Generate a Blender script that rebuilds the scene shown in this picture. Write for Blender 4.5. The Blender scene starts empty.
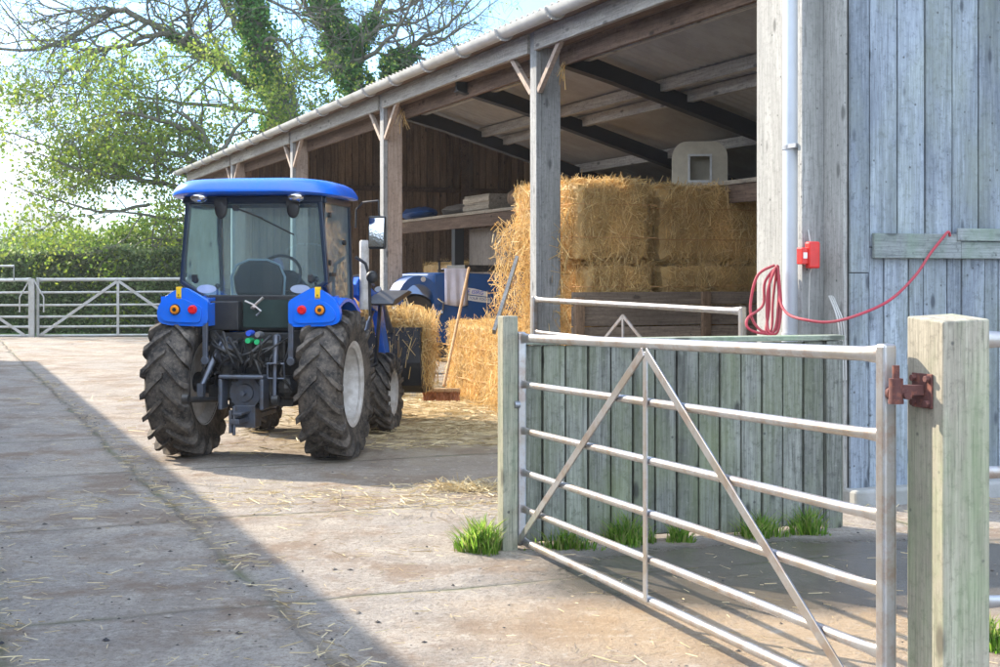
import bpy, math, random
import numpy as np
from mathutils import Vector, Matrix, Euler
R = math.radians
random.seed(7)
rng = np.random.default_rng(7)
sc = bpy.context.scene
COL = sc.collection
F, CX, HY, EYE = 1400.0, 500.0, 277.0, 1.5

def PX(px, py, Z):
    """pixel of the 1000 px wide photograph at depth Z -> world point"""
    return Vector(((px-CX)/F*Z, Z, EYE+(HY-py)*Z/F))

# ------------------------------------------------------------------ camera, world, sun
cam = bpy.data.cameras.new('camera'); cam_o = bpy.data.objects.new('camera', cam); COL.objects.link(cam_o)
cam_o.location = (0, 0, EYE); cam_o.rotation_euler = (R(90), 0, 0)
cam.sensor_width = 36; cam.lens = 36*F/1000; cam.shift_y = -0.0565; cam.clip_end = 5000; cam.clip_start = .05
sc.camera = cam_o
SUN_AZ = R(308); SUN_EL = R(30)
w = bpy.data.worlds.new('World'); sc.world = w; w.use_nodes = True
nt = w.node_tree; N = nt.nodes; L = nt.links
bg = N['Background']
sky = N.new('ShaderNodeTexSky'); sky.sky_type = 'NISHITA'; sky.sun_disc = False
sky.sun_elevation = SUN_EL; sky.sun_rotation = SUN_AZ; sky.altitude = 50; sky.air_density = 1.0; sky.dust_density = .4; sky.ozone_density = 2.5
tc = N.new('ShaderNodeTexCoord'); mp = N.new('ShaderNodeMapping'); mp.inputs['Scale'].default_value = (1, 1, 3.2)
mp.inputs['Location'].default_value = (.35, .1, .2)
L.new(tc.outputs['Generated'], mp.inputs[0])
nz = N.new('ShaderNodeTexNoise'); nz.inputs['Scale'].default_value = 3.3; nz.inputs['Detail'].default_value = 9; nz.inputs['Roughness'].default_value = .58
L.new(mp.outputs[0], nz.inputs['Vector'])
# more cloud on the sunny (left) side; added behind camera as shade fill
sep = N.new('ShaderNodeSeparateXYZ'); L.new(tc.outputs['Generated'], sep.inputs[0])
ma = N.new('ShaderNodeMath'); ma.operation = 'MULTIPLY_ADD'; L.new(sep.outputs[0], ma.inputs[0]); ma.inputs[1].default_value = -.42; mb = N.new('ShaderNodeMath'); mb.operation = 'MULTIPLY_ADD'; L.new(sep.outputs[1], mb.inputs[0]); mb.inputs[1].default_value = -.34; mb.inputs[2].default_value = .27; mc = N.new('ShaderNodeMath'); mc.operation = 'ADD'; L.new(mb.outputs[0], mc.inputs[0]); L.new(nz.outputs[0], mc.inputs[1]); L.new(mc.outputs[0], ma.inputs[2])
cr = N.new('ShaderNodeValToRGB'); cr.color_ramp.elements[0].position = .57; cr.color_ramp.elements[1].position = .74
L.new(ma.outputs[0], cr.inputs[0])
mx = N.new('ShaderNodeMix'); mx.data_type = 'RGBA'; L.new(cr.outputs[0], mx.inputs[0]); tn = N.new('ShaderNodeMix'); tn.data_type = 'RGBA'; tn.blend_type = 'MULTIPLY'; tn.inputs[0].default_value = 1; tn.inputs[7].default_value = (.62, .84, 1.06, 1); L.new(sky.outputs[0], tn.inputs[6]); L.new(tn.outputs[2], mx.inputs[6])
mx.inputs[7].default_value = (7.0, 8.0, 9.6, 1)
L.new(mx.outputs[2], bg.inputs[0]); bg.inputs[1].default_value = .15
sun = bpy.data.lights.new('sun', 'SUN'); sun.energy = 5.0; sun.angle = R(.53); sun.color = (1, .87, .70)
sun_o = bpy.data.objects.new('sun', sun); COL.objects.link(sun_o)
sd = Vector((math.sin(SUN_AZ)*math.cos(SUN_EL), math.cos(SUN_AZ)*math.cos(SUN_EL), math.sin(SUN_EL)))
sun_o.rotation_euler = sd.to_track_quat('Z', 'Y').to_euler()
sc.view_settings.view_transform = 'Standard'; sc.view_settings.look = 'None'; sc.view_settings.gamma = 1; sc.view_settings.exposure = 1.3
sc.render.engine = 'CYCLES'; sc.cycles.max_bounces = 10; sc.cycles.transparent_max_bounces = 24; sc.cycles.diffuse_bounces = 4

# ------------------------------------------------------------------ material helpers
class MT:
    def __init__(s, name):
        s.m = bpy.data.materials.new(name); s.m.use_nodes = True
        s.n = s.m.node_tree.nodes; s.l = s.m.node_tree.links; s.b = s.n['Principled BSDF']
    def node(s, t, **k):
        x = s.n.new(t)
        for a, b in k.items():
            if a in x.inputs.keys(): x.inputs[a].default_value = b
            else: setattr(x, a, b)
        return x
    def tc(s, scale=(1, 1, 1), rot=(0, 0, 0), out='Object'):
        t = s.n.new('ShaderNodeTexCoord'); m = s.n.new('ShaderNodeMapping')
        m.inputs['Scale'].default_value = scale; m.inputs['Rotation'].default_value = rot
        s.l.new(t.outputs[out], m.inputs[0]); return m.outputs[0]
    def noise(s, vec, scale, detail=4, rough=.55, dist=0):
        x = s.n.new('ShaderNodeTexNoise'); x.inputs['Scale'].default_value = scale; x.inputs['Detail'].default_value = detail
        x.inputs['Roughness'].default_value = rough; x.inputs['Distortion'].default_value = dist
        s.l.new(vec, x.inputs['Vector']); return x.outputs[0]
    def ramp(s, fac, stops):
        x = s.n.new('ShaderNodeValToRGB'); e = x.color_ramp.elements
        while len(e) < len(stops): e.new(.5)
        for i, (p, c) in enumerate(stops):
            e[i].position = p
            if not isinstance(c, (tuple, list)): c = (c, c, c)
            e[i].color = (*c, 1)
        s.l.new(fac, x.inputs[0]); return x.outputs[0]
    def mix(s, f, a, b, mode='MIX'):
        x = s.n.new('ShaderNodeMix'); x.data_type = 'RGBA'; x.blend_type = mode
        for i, v in ((0, f), (6, a), (7, b)):
            if i and isinstance(v, (int, float)): v = (v, v, v)
            if isinstance(v, (int, float)): x.inputs[i].default_value = v
            elif isinstance(v, tuple): x.inputs[i].default_value = (*v, 1)
            else: s.l.new(v, x.inputs[i])
        return x.outputs[2]
    def math(s, op, a, b=0, c=0):
        x = s.n.new('ShaderNodeMath'); x.operation = op
        for i, v in enumerate((a, b, c)):
            if isinstance(v, (int, float)): x.inputs[i].default_value = v
            else: s.l.new(v, x.inputs[i])
        return x.outputs[0]
    def island(s):
        return s.n.new('ShaderNodeNewGeometry').outputs['Random Per Island']
    def bump(s, h, strength=.3, dist=.01):
        x = s.n.new('ShaderNodeBump'); x.inputs['Strength'].default_value = strength; x.inputs['Distance'].default_value = dist
        s.l.new(h, x.inputs['Height']); s.l.new(x.outputs[0], s.b.inputs['Normal'])
    def set(s, col=None, rough=None, metal=None, spec=None):
        for k, v in (('Base Color', col), ('Roughness', rough), ('Metallic', metal), ('Specular IOR Level', spec)):
            if v is None: continue
            if isinstance(v, (int, float)): s.b.inputs[k].default_value = v
            elif isinstance(v, tuple): s.b.inputs[k].default_value = (*v, 1)
            else: s.l.new(v, s.b.inputs[k])
        return s

def wood(name, c1, c2, green=None, gamt=.5, axis=2, dark=.6, bump=.35, knots=True):
    t = MT(name); sc_ = [22, 22, 22]; sc_[axis] = .9
    isl = t.island()
    co = t.n.new('ShaderNodeTexCoord'); off = t.n.new('ShaderNodeVectorMath'); off.operation = 'ADD'
    cmb = t.n.new('ShaderNodeCombineXYZ'); k = t.math('MULTIPLY', isl, 37.0)
    for i in range(3): t.l.new(k, cmb.inputs[i])
    t.l.new(co.outputs['Object'], off.inputs[0]); t.l.new(cmb.outputs[0], off.inputs[1])
    m = t.n.new('ShaderNodeMapping'); m.inputs['Scale'].default_value = sc_; t.l.new(off.outputs[0], m.inputs[0])
    g = t.noise(m.outputs[0], 1.6, 6, .62, .6)
    m2 = t.n.new('ShaderNodeMapping'); s2 = [3, 3, 3]; s2[axis] = .7; m2.inputs['Scale'].default_value = s2; t.l.new(off.outputs[0], m2.inputs[0])
    g2 = t.noise(m2.outputs[0], 1.3, 5, .6)
    c = t.mix(t.ramp(g, [(.36, 0.), (.62, 1.)]), c1, c2)
    sf = [150, 150, 150]; sf[axis] = 5; mf = t.n.new('ShaderNodeMapping'); mf.inputs['Scale'].default_value = sf; t.l.new(off.outputs[0], mf.inputs[0])
    gf = t.noise(mf.outputs[0], 1.0, 5, .7); c = t.mix(1., c, t.ramp(gf, [(.32, .42), (.46, .95), (.7, 1.2)]), 'MULTIPLY')
    sp_ = t.noise(t.tc((1, 1, 1)), 26, 7, .75); c = t.mix(t.ramp(sp_, [(.52, 0.), (.66, .6)]), c, tuple(x*.4 for x in c1))
    c = t.mix(t.ramp(sp_, [(.30, .55), (.43, 0.)]), c, tuple(min(.8, x*1.3) for x in c2))
    c = t.mix(t.ramp(g2, [(.35, 0.), (.75, .75)]), c, tuple(x*dark for x in c1))
    c = t.mix(1., c, t.ramp(isl, [(0, .66), (1, 1.15)]), 'MULTIPLY')
    if green:
        gg = t.noise(t.tc((1.3, 1.3, .55)), 2.1, 6, .65)
        c = t.mix(t.ramp(gg, [(.42, 0.), (.68, gamt)]), c, green)
    if knots:
        v = t.n.new('ShaderNodeTexVoronoi'); m3 = t.n.new('ShaderNodeMapping'); s3 = [7, 7, 7]; s3[axis] = 2.6
        m3.inputs['Scale'].default_value = s3; t.l.new(off.outputs[0], m3.inputs[0]); t.l.new(m3.outputs[0], v.inputs['Vector'])
        v.inputs['Scale'].default_value = 1.0
        c = t.mix(t.ramp(v.outputs['Distance'], [(.09, .85), (.17, 0.)]), c, tuple(x*.3 for x in c1))
        v2 = t.n.new('ShaderNodeTexVoronoi'); v2.inputs['Scale'].default_value = 9; t.l.new(off.outputs[0], v2.inputs['Vector'])
        c = t.mix(t.ramp(v2.outputs['Distance'], [(.05, .8), (.09, 0.)]), c, (.06, .06, .06))
    t.set(c, .85, spec=.25); t.bump(t.math('ADD', g, gf), bump, .006)
    return t.m

def metal(name, c, rough=.45, metallic=.9, rust=None, ramt=.5, dirt=None, damt=.5, scale=6):
    t = MT(name); v = t.tc((1, 1, 1))
    n1 = t.noise(v, scale, 6, .6)
    col = t.mix(t.ramp(n1, [(.3, 0.), (.7, 1.)]), c, tuple(x*.78 for x in c))
    mt = metallic
    if dirt: col = t.mix(t.ramp(t.noise(v, scale*.6, 8, .7), [(.45, 0.), (.62, damt)]), col, dirt)
    if rust:
        f = t.ramp(t.noise(v, scale*1.7, 8, .7), [(.5, 0.), (.6, ramt)]); col = t.mix(f, col, rust)
    t.set(col, t.ramp(n1, [(0, rough*.8), (1, min(1, rough*1.4))]), mt)
    t.bump(t.noise(v, 60, 3), .08, .002)
    return t.m

def plain(name, c, rough=.6, metallic=0, dirt=None, damt=.4, scale=8, bump=.1, spec=None):
    t = MT(name); v = t.tc(); n1 = t.noise(v, scale, 6, .62)
    col = t.mix(t.ramp(n1, [(.3, 0.), (.75, 1.)]), c, tuple(x*.75 for x in c))
    if dirt: col = t.mix(t.ramp(t.noise(v, scale*.5, 9, .72), [(.42, 0.), (.65, damt)]), col, dirt)
    t.set(col, rough, metallic, spec); t.bump(t.noise(v, 45, 4), bump, .003)
    return t.m

def leafmat(name, cols, trans=.45, rough=.55):
    t = MT(name); i = t.island()
    st = [(k/(len(cols)-1), c) for k, c in enumerate(cols)]
    c = t.ramp(i, st)
    big = t.noise(t.tc(), .55, 3, .6)
    c = t.mix(1., c, t.ramp(big, [(.3, .6), (.7, 1.3)]), 'MULTIPLY')
    t.set(c, rough, spec=.35)
    tr = t.node('ShaderNodeBsdfTranslucent'); t.l.new(c, tr.inputs[0])
    ms = t.node('ShaderNodeMixShader'); ms.inputs[0].default_value = trans
    t.l.new(t.b.outputs[0], ms.inputs[1]); t.l.new(tr.outputs[0], ms.inputs[2])
    t.l.new(ms.outputs[0], t.n['Material Output'].inputs[0]); return t.m

def strawmat(name, cols, trans=.25):
    t = MT(name); c = t.ramp(t.island(), [(k/(len(cols)-1), c) for k, c in enumerate(cols)])
    big = t.noise(t.tc((1, 1, .5)), 4, 4, .6)
    c = t.mix(1., c, t.ramp(big, [(.3, .7), (.7, 1.15)]), 'MULTIPLY')
    t.set(c, .6, spec=.3)
    tr = t.node('ShaderNodeBsdfTranslucent'); t.l.new(c, tr.inputs[0])
    ms = t.node('ShaderNodeMixShader'); ms.inputs[0].default_value = trans
    t.l.new(t.b.outputs[0], ms.inputs[1]); t.l.new(tr.outputs[0], ms.inputs[2])
    t.l.new(ms.outputs[0], t.n['Material Output'].inputs[0]); return t.m

def glassmat(name, tint, amount=.25, rough=.02):
    t = MT(name)
    tr = t.node('ShaderNodeBsdfTransparent'); tr.inputs[0].default_value = (*tint, 1)
    gl = t.node('ShaderNodeBsdfGlossy'); gl.inputs['Roughness'].default_value = rough
    fr = t.node('ShaderNodeFresnel'); fr.inputs[0].default_value = 1.5
    df = t.node('ShaderNodeBsdfDiffuse'); df.inputs[0].default_value = (.60, .76, .86, 1)
    tl = t.node('ShaderNodeBsdfTranslucent'); tl.inputs[0].default_value = (.7, .85, .85, 1); dm = t.node('ShaderNodeMixShader'); dm.inputs[0].default_value = .55; t.l.new(df.outputs[0], dm.inputs[1]); t.l.new(tl.outputs[0], dm.inputs[2]); df = dm
    sm = t.noise(t.tc((1, 1, 1)), 3, 6, .7)
    m0 = t.node('ShaderNodeMixShader'); t.l.new(t.ramp(sm, [(.25, amount*.5), (.75, amount)]), m0.inputs[0])
    t.l.new(tr.outputs[0], m0.inputs[1]); t.l.new(df.outputs[0], m0.inputs[2])
    ms = t.node('ShaderNodeMixShader'); f2 = t.math('ADD', fr.outputs[0], .05); t.l.new(f2, ms.inputs[0])
    t.l.new(m0.outputs[0], ms.inputs[1]); t.l.new(gl.outputs[0], ms.inputs[2])
    t.l.new(ms.outputs[0], t.n['Material Output'].inputs[0]); return t.m

# ------------------------------------------------------------------ mesh helpers
WM = {}     # world matrix of each empty / thing
class MB:
    def __init__(s): s.v = []; s.f = []
    def add(s, vs, fs):
        o = len(s.v); s.v.extend([tuple(x) for x in vs]); s.f.extend([tuple(i+o for i in f) for f in fs]); return s
    def box(s, x0, x1, y0, y1, z0, z1, M=None):
        vs = [Vector((x, y, z)) for z in (z0, z1) for y in (y0, y1) for x in (x0, x1)]
        if M is not None: vs = [M @ v for v in vs]
        return s.add(vs, [(0, 2, 3, 1), (4, 5, 7, 6), (0, 1, 5, 4), (2, 6, 7, 3), (0, 4, 6, 2), (1, 3, 7, 5)])
    def bar(s, a, b, w, h, up=(0, 0, 1)):
        a = Vector(a); b = Vector(b); d = (b-a).normalized(); up = Vector(up)
        sx = d.cross(up)
        if sx.length < 1e-4: sx = d.cross(Vector((1, 0, 0)))
        sx.normalize(); u = sx.cross(d).normalized()
        vs = []
        for p in (a, b):
            for i, j in ((-1, -1), (1, -1), (1, 1), (-1, 1)): vs.append(p+sx*i*w/2+u*j*h/2)
        return s.add(vs, [(0, 3, 2, 1), (4, 5, 6, 7), (0, 1, 5, 4), (1, 2, 6, 5), (2, 3, 7, 6), (3, 0, 4, 7)])
    def tube(s, pts, r, n=8, cap=True):
        pts = [Vector(p) for p in pts]; m = len(pts)
        rr = r if isinstance(r, (list, tuple)) else [r]*m
        vs = []; prev = None
        for i, p in enumerate(pts):
            d = (pts[min(i+1, m-1)]-pts[max(i-1, 0)])
            if d.length < 1e-9: d = Vector((0, 0, 1))
            d.normalize()
            if prev is None:
                q = d.cross(Vector((0, 0, 1)))
                if q.length < 1e-3: q = d.cross(Vector((1, 0, 0)))
            else:
                q = prev-d*prev.dot(d)
                if q.length < 1e-4: q = d.cross(Vector((0, .3, 1)))
            q.normalize(); prev = q; b = d.cross(q)
            for k in range(n):
                a = 2*math.pi*k/n; vs.append(p+(q*math.cos(a)+b*math.sin(a))*rr[i])
        fs = [(i*n+k, i*n+(k+1) % n, (i+1)*n+(k+1) % n, (i+1)*n+k) for i in range(m-1) for k in range(n)]
        if cap: fs += [tuple(range(n))[::-1], tuple((m-1)*n+k for k in range(n))]
        return s.add(vs, fs)
    def lathe(s, prof, c, axis=0, n=32, closed=False, cap=True):
        """prof: (along, radius) pairs around axis through c"""
        vs = []; c = Vector(c)
        for a, r in prof:
            for k in range(n):
                t = 2*math.pi*k/n; v = [0, 0, 0]; v[axis] = a; v[(axis+1) % 3] = r*math.cos(t); v[(axis+2) % 3] = r*math.sin(t)
                vs.append(c+Vector(v))
        m = len(prof)
        fs = [(i*n+k, i*n+(k+1) % n, ((i+1) % m)*n+(k+1) % n, ((i+1) % m)*n+k) for i in range(m if closed else m-1) for k in range(n)]
        if not closed and cap: fs += [tuple(range(n))[::-1], tuple((m-1)*n+k for k in range(n))]
        return s.add(vs, fs)
    def prism(s, poly, ax, a0, a1):
        """poly in the two other axes (in order), extruded along ax"""
        def mk(p, a):
            if ax == 0: return (a, p[0], p[1])
            if ax == 1: return (p[0], a, p[1])
            return (p[0], p[1], a)
        n = len(poly); vs = [mk(p, a0) for p in poly]+[mk(p, a1) for p in poly]
        fs = [tuple(range(n)), tuple(range(2*n-1, n-1, -1))]+[(i, i+n, (i+1) % n+n, (i+1) % n) for i in range(n)]
        return s.add(vs, fs)
    def sphere(s, c, r, n=12, m=8):
        c = Vector(c); r = Vector(r) if isinstance(r, (tuple, list)) else Vector((r, r, r)); vs = []
        for j in range(m+1):
            ph = math.pi*j/m
            for k in range(n):
                t = 2*math.pi*k/n; vs.append(c+Vector((r.x*math.sin(ph)*math.cos(t), r.y*math.sin(ph)*math.sin(t), r.z*math.cos(ph))))
        return s.add(vs, [(j*n+k, (j+1)*n+k, (j+1)*n+(k+1) % n, j*n+(k+1) % n) for j in range(m) for k in range(n)])
    def build(s, name, mat, parent=None, smooth=False, bevel=0, world=False, seg=2, solid=0):
        """verts are in the parent's frame, or in world space when world=True"""
        me = bpy.data.meshes.new(name); me.from_pydata(s.v, [], s.f)
        if world and parent is not None: me.transform(WM[parent.name].inverted())
        fix(me)
        me.materials.append(mat)
        if smooth: sm(me)
        o = bpy.data.objects.new(name, me); COL.objects.link(o)
        if parent is not None: o.parent = parent; WM[o.name] = WM[parent.name]
        else: WM[o.name] = Matrix()
        if solid:
            b = o.modifiers.new('solid', 'SOLIDIFY'); b.thickness = solid; b.offset = 0
        if bevel:
            b = o.modifiers.new('bevel', 'BEVEL'); b.width = bevel; b.segments = seg; b.limit_method = 'ANGLE'; b.harden_normals = False
        return o

import bmesh
def fix(me):
    bm = bmesh.new(); bm.from_mesh(me); bmesh.ops.recalc_face_normals(bm, faces=bm.faces); bm.to_mesh(me); bm.free()
def sm(me, ang=38):
    me.polygons.foreach_set('use_smooth', [True]*len(me.polygons))
    try: me.set_sharp_from_angle(angle=R(ang))
    except Exception: pass

def quads(name, V, mat, parent=None, tri=False):
    """V: (n,4,3) array -> one mesh of loose quads"""
    V = np.asarray(V, dtype=np.float32); n, k = V.shape[:2]
    if parent is not None:
        Mi = np.array(WM[parent.name].inverted()); V = V@Mi[:3, :3].T+Mi[:3, 3]
    me = bpy.data.meshes.new(name); me.vertices.add(n*k); me.vertices.foreach_set('co', V.astype(np.float32).ravel())
    me.loops.add(n*k); me.loops.foreach_set('vertex_index', np.arange(n*k, dtype=np.int32))
    me.polygons.add(n); me.polygons.foreach_set('loop_start', np.arange(0, n*k, k, dtype=np.int32))
    me.update(calc_edges=True); me.validate(); me.materials.append(mat)
    o = bpy.data.objects.new(name, me); COL.objects.link(o)
    if parent is not None: o.parent = parent; WM[o.name] = WM[parent.name]
    return o

def join(name, objs):
    """merge several one-material meshes into the first (same parent)"""
    a = objs[0]; bm = bmesh.new(); bm.from_mesh(a.data)
    for b in objs[1:]:
        i = len(a.data.materials); a.data.materials.append(b.data.materials[0]); n0 = len(bm.faces)
        bm.from_mesh(b.data); bm.faces.ensure_lookup_table()
        for f in bm.faces[n0:]: f.material_index = i
        me = b.data; bpy.data.objects.remove(b); bpy.data.meshes.remove(me)
    bm.to_mesh(a.data); bm.free(); a.name = name; return a

def thing(name, label, cat, loc=(0, 0, 0), rz=0, group=None):
    o = bpy.data.objects.new(name, None); COL.objects.link(o); o.location = loc; o.rotation_euler = (0, 0, rz); o.empty_display_size = .2
    WM[o.name] = Matrix.Translation(Vector(loc)) @ Matrix.Rotation(rz, 4, 'Z')
    o['label'] = label; o['category'] = cat
    if group: o['group'] = group
    return o
def tag(o, label, cat, group=None):
    o['label'] = label; o['category'] = cat
    if group: o['group'] = group
    return o
def recenter(o):
    """put a single-mesh thing's origin at its base centre"""
    me = o.data; co = np.empty(len(me.vertices)*3, dtype=np.float32); me.vertices.foreach_get('co', co); co = co.reshape(-1, 3)
    c = Vector(((co[:, 0].min()+co[:, 0].max())/2, (co[:, 1].min()+co[:, 1].max())/2, co[:, 2].min()))
    me.transform(Matrix.Translation(-c)); o.location = c; return o
def structure(o, kind='structure'): o['kind'] = kind; return o
def dup(root, loc, rz, label=None, group=None):
    r = root.copy(); COL.objects.link(r); r.location = loc; r.rotation_euler = (0, 0, rz)
    if label: r['label'] = label
    if group: r['group'] = group
    for ch in list(root.children):
        c = ch.copy(); COL.objects.link(c); c.parent = r
        for g in ch.children:
            d = g.copy(); COL.objects.link(d); d.parent = c
    return r

def rounded(poly, r=.05, n=5):
    out = []; m = len(poly)
    for i in range(m):
        p, a, b = (Vector((*poly[j % m], 0)) for j in (i, i-1, i+1))
        da, db = a-p, b-p; k = min(r, da.length*.45, db.length*.45); s = p+da.normalized()*k; e = p+db.normalized()*k
        for j in range(n+1):
            t_ = j/n; q = s*(1-t_)**2+p*2*t_*(1-t_)+e*t_*t_; out.append((q.x, q.y))
    return out
def unit(a): return a/np.maximum(np.linalg.norm(a, axis=-1, keepdims=True), 1e-9)
def strands(P, D, ln, wd, bend=.15):
    """thin flat blades centred at P along D"""
    n = len(P); D = unit(D); r = unit(rng.normal(size=(n, 3))); S = unit(np.cross(D, r))
    ln = (ln*np.ones(n))[:, None]; wd = (wd*np.ones(n))[:, None]
    return np.stack([P-D*ln/2-S*wd/2, P-D*ln/2+S*wd/2, P+D*ln/2+S*wd/2, P+D*ln/2-S*wd/2], 1)
def leaves(P, size, tilt=None):
    n = len(P); A = unit(rng.normal(size=(n, 3))); r = unit(rng.normal(size=(n, 3))); B = unit(np.cross(A, r))
    s = (size*rng.uniform(.6, 1.3, n))[:, None]
    return np.stack([P-A*s*.5, P+B*s*.33, P+A*s*.5, P-B*s*.33], 1)

# ------------------------------------------------------------------ materials
M = {}
M['grey_wood'] = wood('grey_weathered_wood', (.31, .315, .315), (.46, .465, .46), (.24, .28, .20), .12)
M['grey_wood_h'] = wood('grey_weathered_wood_beam', (.36, .34, .31), (.56, .53, .47), axis=1)
M['clad'] = wood('blue_grey_cladding', (.20, .235, .28), (.36, .415, .48), (.25, .28, .19), .35, bump=.5)
M['clad_h'] = wood('blue_grey_rail', (.22, .25, .25), (.36, .39, .39), (.17, .25, .17), .6, axis=0)
M['pen'] = wood('green_grey_pen_boards', (.14, .145, .125), (.32, .33, .29), (.19, .225, .10), .5, bump=.8)
M['pen_h'] = wood('green_pen_cap', (.26, .29, .23), (.40, .42, .35), (.17, .28, .15), .7, axis=0)
M['post_wood'] = wood('softwood_gate_post', (.36, .33, .26), (.54, .50, .40), (.20, .29, .14), .7)
M['post_wood2'] = wood('latch_post_wood', (.32, .32, .25), (.50, .48, .37), (.17, .25, .14), .5)
M['cream_wood'] = wood('pale_painted_wood', (.34, .345, .33), (.47, .47, .45), knots=True, dark=.8, bump=.2)
M['brown_wood'] = wood('brown_barn_boards', (.23, .15, .095), (.42, .28, .18), dark=.55)
M['brown_wood_h'] = wood('brown_timber', (.22, .17, .13), (.38, .30, .23), axis=0, dark=.5)
M['brown_wood_k'] = wood('brown_lintel', (.13, .085, .06), (.24, .16, .11), axis=1, dark=.6)
M['pink_wood'] = wood('reddish_post_wood', (.40, .31, .25), (.56, .46, .38), dark=.8)
M['plank'] = wood('loft_plank', (.34, .28, .21), (.54, .46, .35), axis=1)
M['handle'] = wood('broom_handle_wood', (.45, .28, .15), (.6, .4, .22), knots=False, bump=.05)
M['steel_dark'] = plain('dark_painted_steel', (.018, .019, .021), .6)
M['sheet'] = plain('fibre_cement_sheet', (.36, .35, .33), .9, dirt=(.22, .20, .18), damt=.5, scale=2)
M['galv'] = metal('galvanised_tube', (.50, .51, .53), .36, .8, rust=(.30, .17, .10), ramt=.35, dirt=(.36, .31, .25), damt=.8)
M['galv_far'] = metal('galvanised_tube_far', (.44, .46, .46), .5, .5, dirt=(.3, .29, .24), damt=.6)
M['gutter'] = plain('grey_plastic_gutter', (.50, .50, .48), .5, dirt=(.3, .29, .25), damt=.5, scale=3)
M['gutter_joint'] = plain('gutter_bracket_grey', (.36, .36, .35), .5)
M['pipe'] = plain('white_plastic_pipe', (.50, .56, .64), .4, dirt=(.4, .42, .42), damt=.15, scale=2)
M['rust'] = metal('rusty_iron', (.13, .055, .05), .8, .3, rust=(.24, .09, .06), ramt=.7, scale=20)
M['zinc'] = metal('zinc_latch', (.35, .37, .4), .4, .9)
M['red'] = plain('red_plastic', (.62, .03, .025), .35)
M['white'] = plain('white_plastic', (.75, .75, .73), .5)
M['hose'] = plain('red_rubber_hose', (.40, .035, .06), .6, dirt=(.3, .1, .1), damt=.5)
M['wire'] = plain('grey_cable', (.45, .45, .43), .5)
M['blue'] = plain('tractor_blue_paint', (.003, .15, .80), .25, dirt=(.12, .22, .42), damt=.22, scale=5, bump=.02, spec=.6)
M['blue_old'] = plain('trailer_blue_paint', (.002, .065, .24), .45, dirt=(.03, .09, .2), damt=.3, bump=.05)
M['black'] = plain('black_plastic', (.012, .013, .015), .5, dirt=(.07, .065, .06), damt=.4)
M['black_iron'] = plain('greasy_black_iron', (.018, .02, .024), .45, .3, dirt=(.09, .08, .065), damt=.7, scale=14)
M['iron_grey'] = metal('worn_steel', (.13, .15, .19), .38, .6, dirt=(.11, .09, .07), damt=.5, scale=18)
M['frame'] = plain('cab_frame_dark_blue', (.012, .025, .05), .35)
M['chrome'] = metal('chrome', (.8, .82, .85), .15, 1)
M['rim'] = plain('dusty_white_rim', (.62, .60, .57), .55, dirt=(.30, .25, .19), damt=.7, scale=9)
M['amber'] = plain('amber_lens', (.9, .30, .01), .2, scale=20, bump=0)
M['redlens'] = plain('red_lens', (.75, .015, .02), .2, scale=20, bump=0)
M['yellow'] = plain('yellow_sticker', (.85, .55, .02), .5)
M['green_plastic'] = plain('green_cap', (.02, .45, .15), .5)
M['blue_plastic'] = plain('blue_cap', (.03, .1, .6), .5)
M['glass'] = glassmat('cab_glass', (.88, .98, 1.0), .09)
M['glass2'] = glassmat('door_glass', (.86, .97, .92), .75)
M['dark_glass'] = plain('dark_green_glass', (.035, .06, .055), .08, bump=0, spec=.7)
M['gap'] = plain('gap_shade_backing', (.035, .035, .03), .95)  # near-black sheet behind planks, shade of the gaps put into its colour
M['mirror'] = metal('mirror_glass', (.85, .9, .92), .04, 1)
M['sticker'] = plain('pale_sticker', (.40, .46, .58), .5)
M['seat'] = plain('seat_vinyl', (.02, .025, .03), .5)
M['concrete_old'] = plain('old_concrete_plinth', (.34, .34, .33), .9, dirt=(.2, .21, .18), damt=.6, scale=3, bump=.5)
M['cloth'] = plain('pale_cloth', (.62, .62, .72), .9, bump=.3)
M['cream_plastic'] = plain('cream_moulded_plastic', (.66, .60, .46), .5, dirt=(.45, .38, .27), damt=.5, scale=4)
M['ply'] = wood('grey_brown_plywood', (.20, .17, .14), (.28, .24, .2), knots=False)
M['bale_core'] = strawmat('bale_core', [(.46, .29, .11), (.56, .38, .16)], .0)
M['straw'] = strawmat('straw', [(.60, .38, .13), (.76, .53, .21), (.86, .68, .35), (.58, .35, .12), (.74, .54, .25), (.42, .24, .08)])
M['straw_litter'] = strawmat('straw_litter', [(.50, .38, .2), (.72, .6, .36), (.60, .48, .27), (.34, .26, .15)], .1)
M['twine'] = plain('orange_twine', (.55, .30, .12), .8)
M['bark'] = plain('tree_bark', (.13, .115, .095), .9, dirt=(.10, .13, .07), damt=.7, scale=4, bump=.6)
M['ivy'] = leafmat('ivy_leaves', [(.04, .13, .03), (.07, .21, .045), (.15, .32, .06), (.05, .16, .04)], .55)
M['leaf_y'] = leafmat('yellow_green_leaves', [(.10, .18, .03), (.20, .30, .05), (.31, .36, .06), (.13, .22, .04)], .62)
M['leaf_g'] = leafmat('mid_green_leaves', [(.07, .14, .03), (.14, .23, .045), (.22, .28, .06)], .55)
M['hedge'] = leafmat('hedge_leaves', [(.10, .17, .07), (.17, .25, .10), (.32, .38, .20)], .6)
M['hedge_core'] = plain('hedge_core', (.06, .09, .04), .9)
M['grass'] = leafmat('grass_blades', [(.08, .19, .02), (.14, .30, .035), (.32, .50, .07), (.42, .40, .16), (.14, .34, .03)], .72)
# ------------------------------------------------------------------ ground
TH = R(22.0)
dV = Vector((-math.sin(TH), math.cos(TH), 0)); pV = Vector((math.cos(TH), math.sin(TH), 0)); P0 = Vector((.305, 14.06, 0))
def BW(t, k, h=0): return P0+pV*t+dV*k+Vector((0, 0, h))

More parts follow.
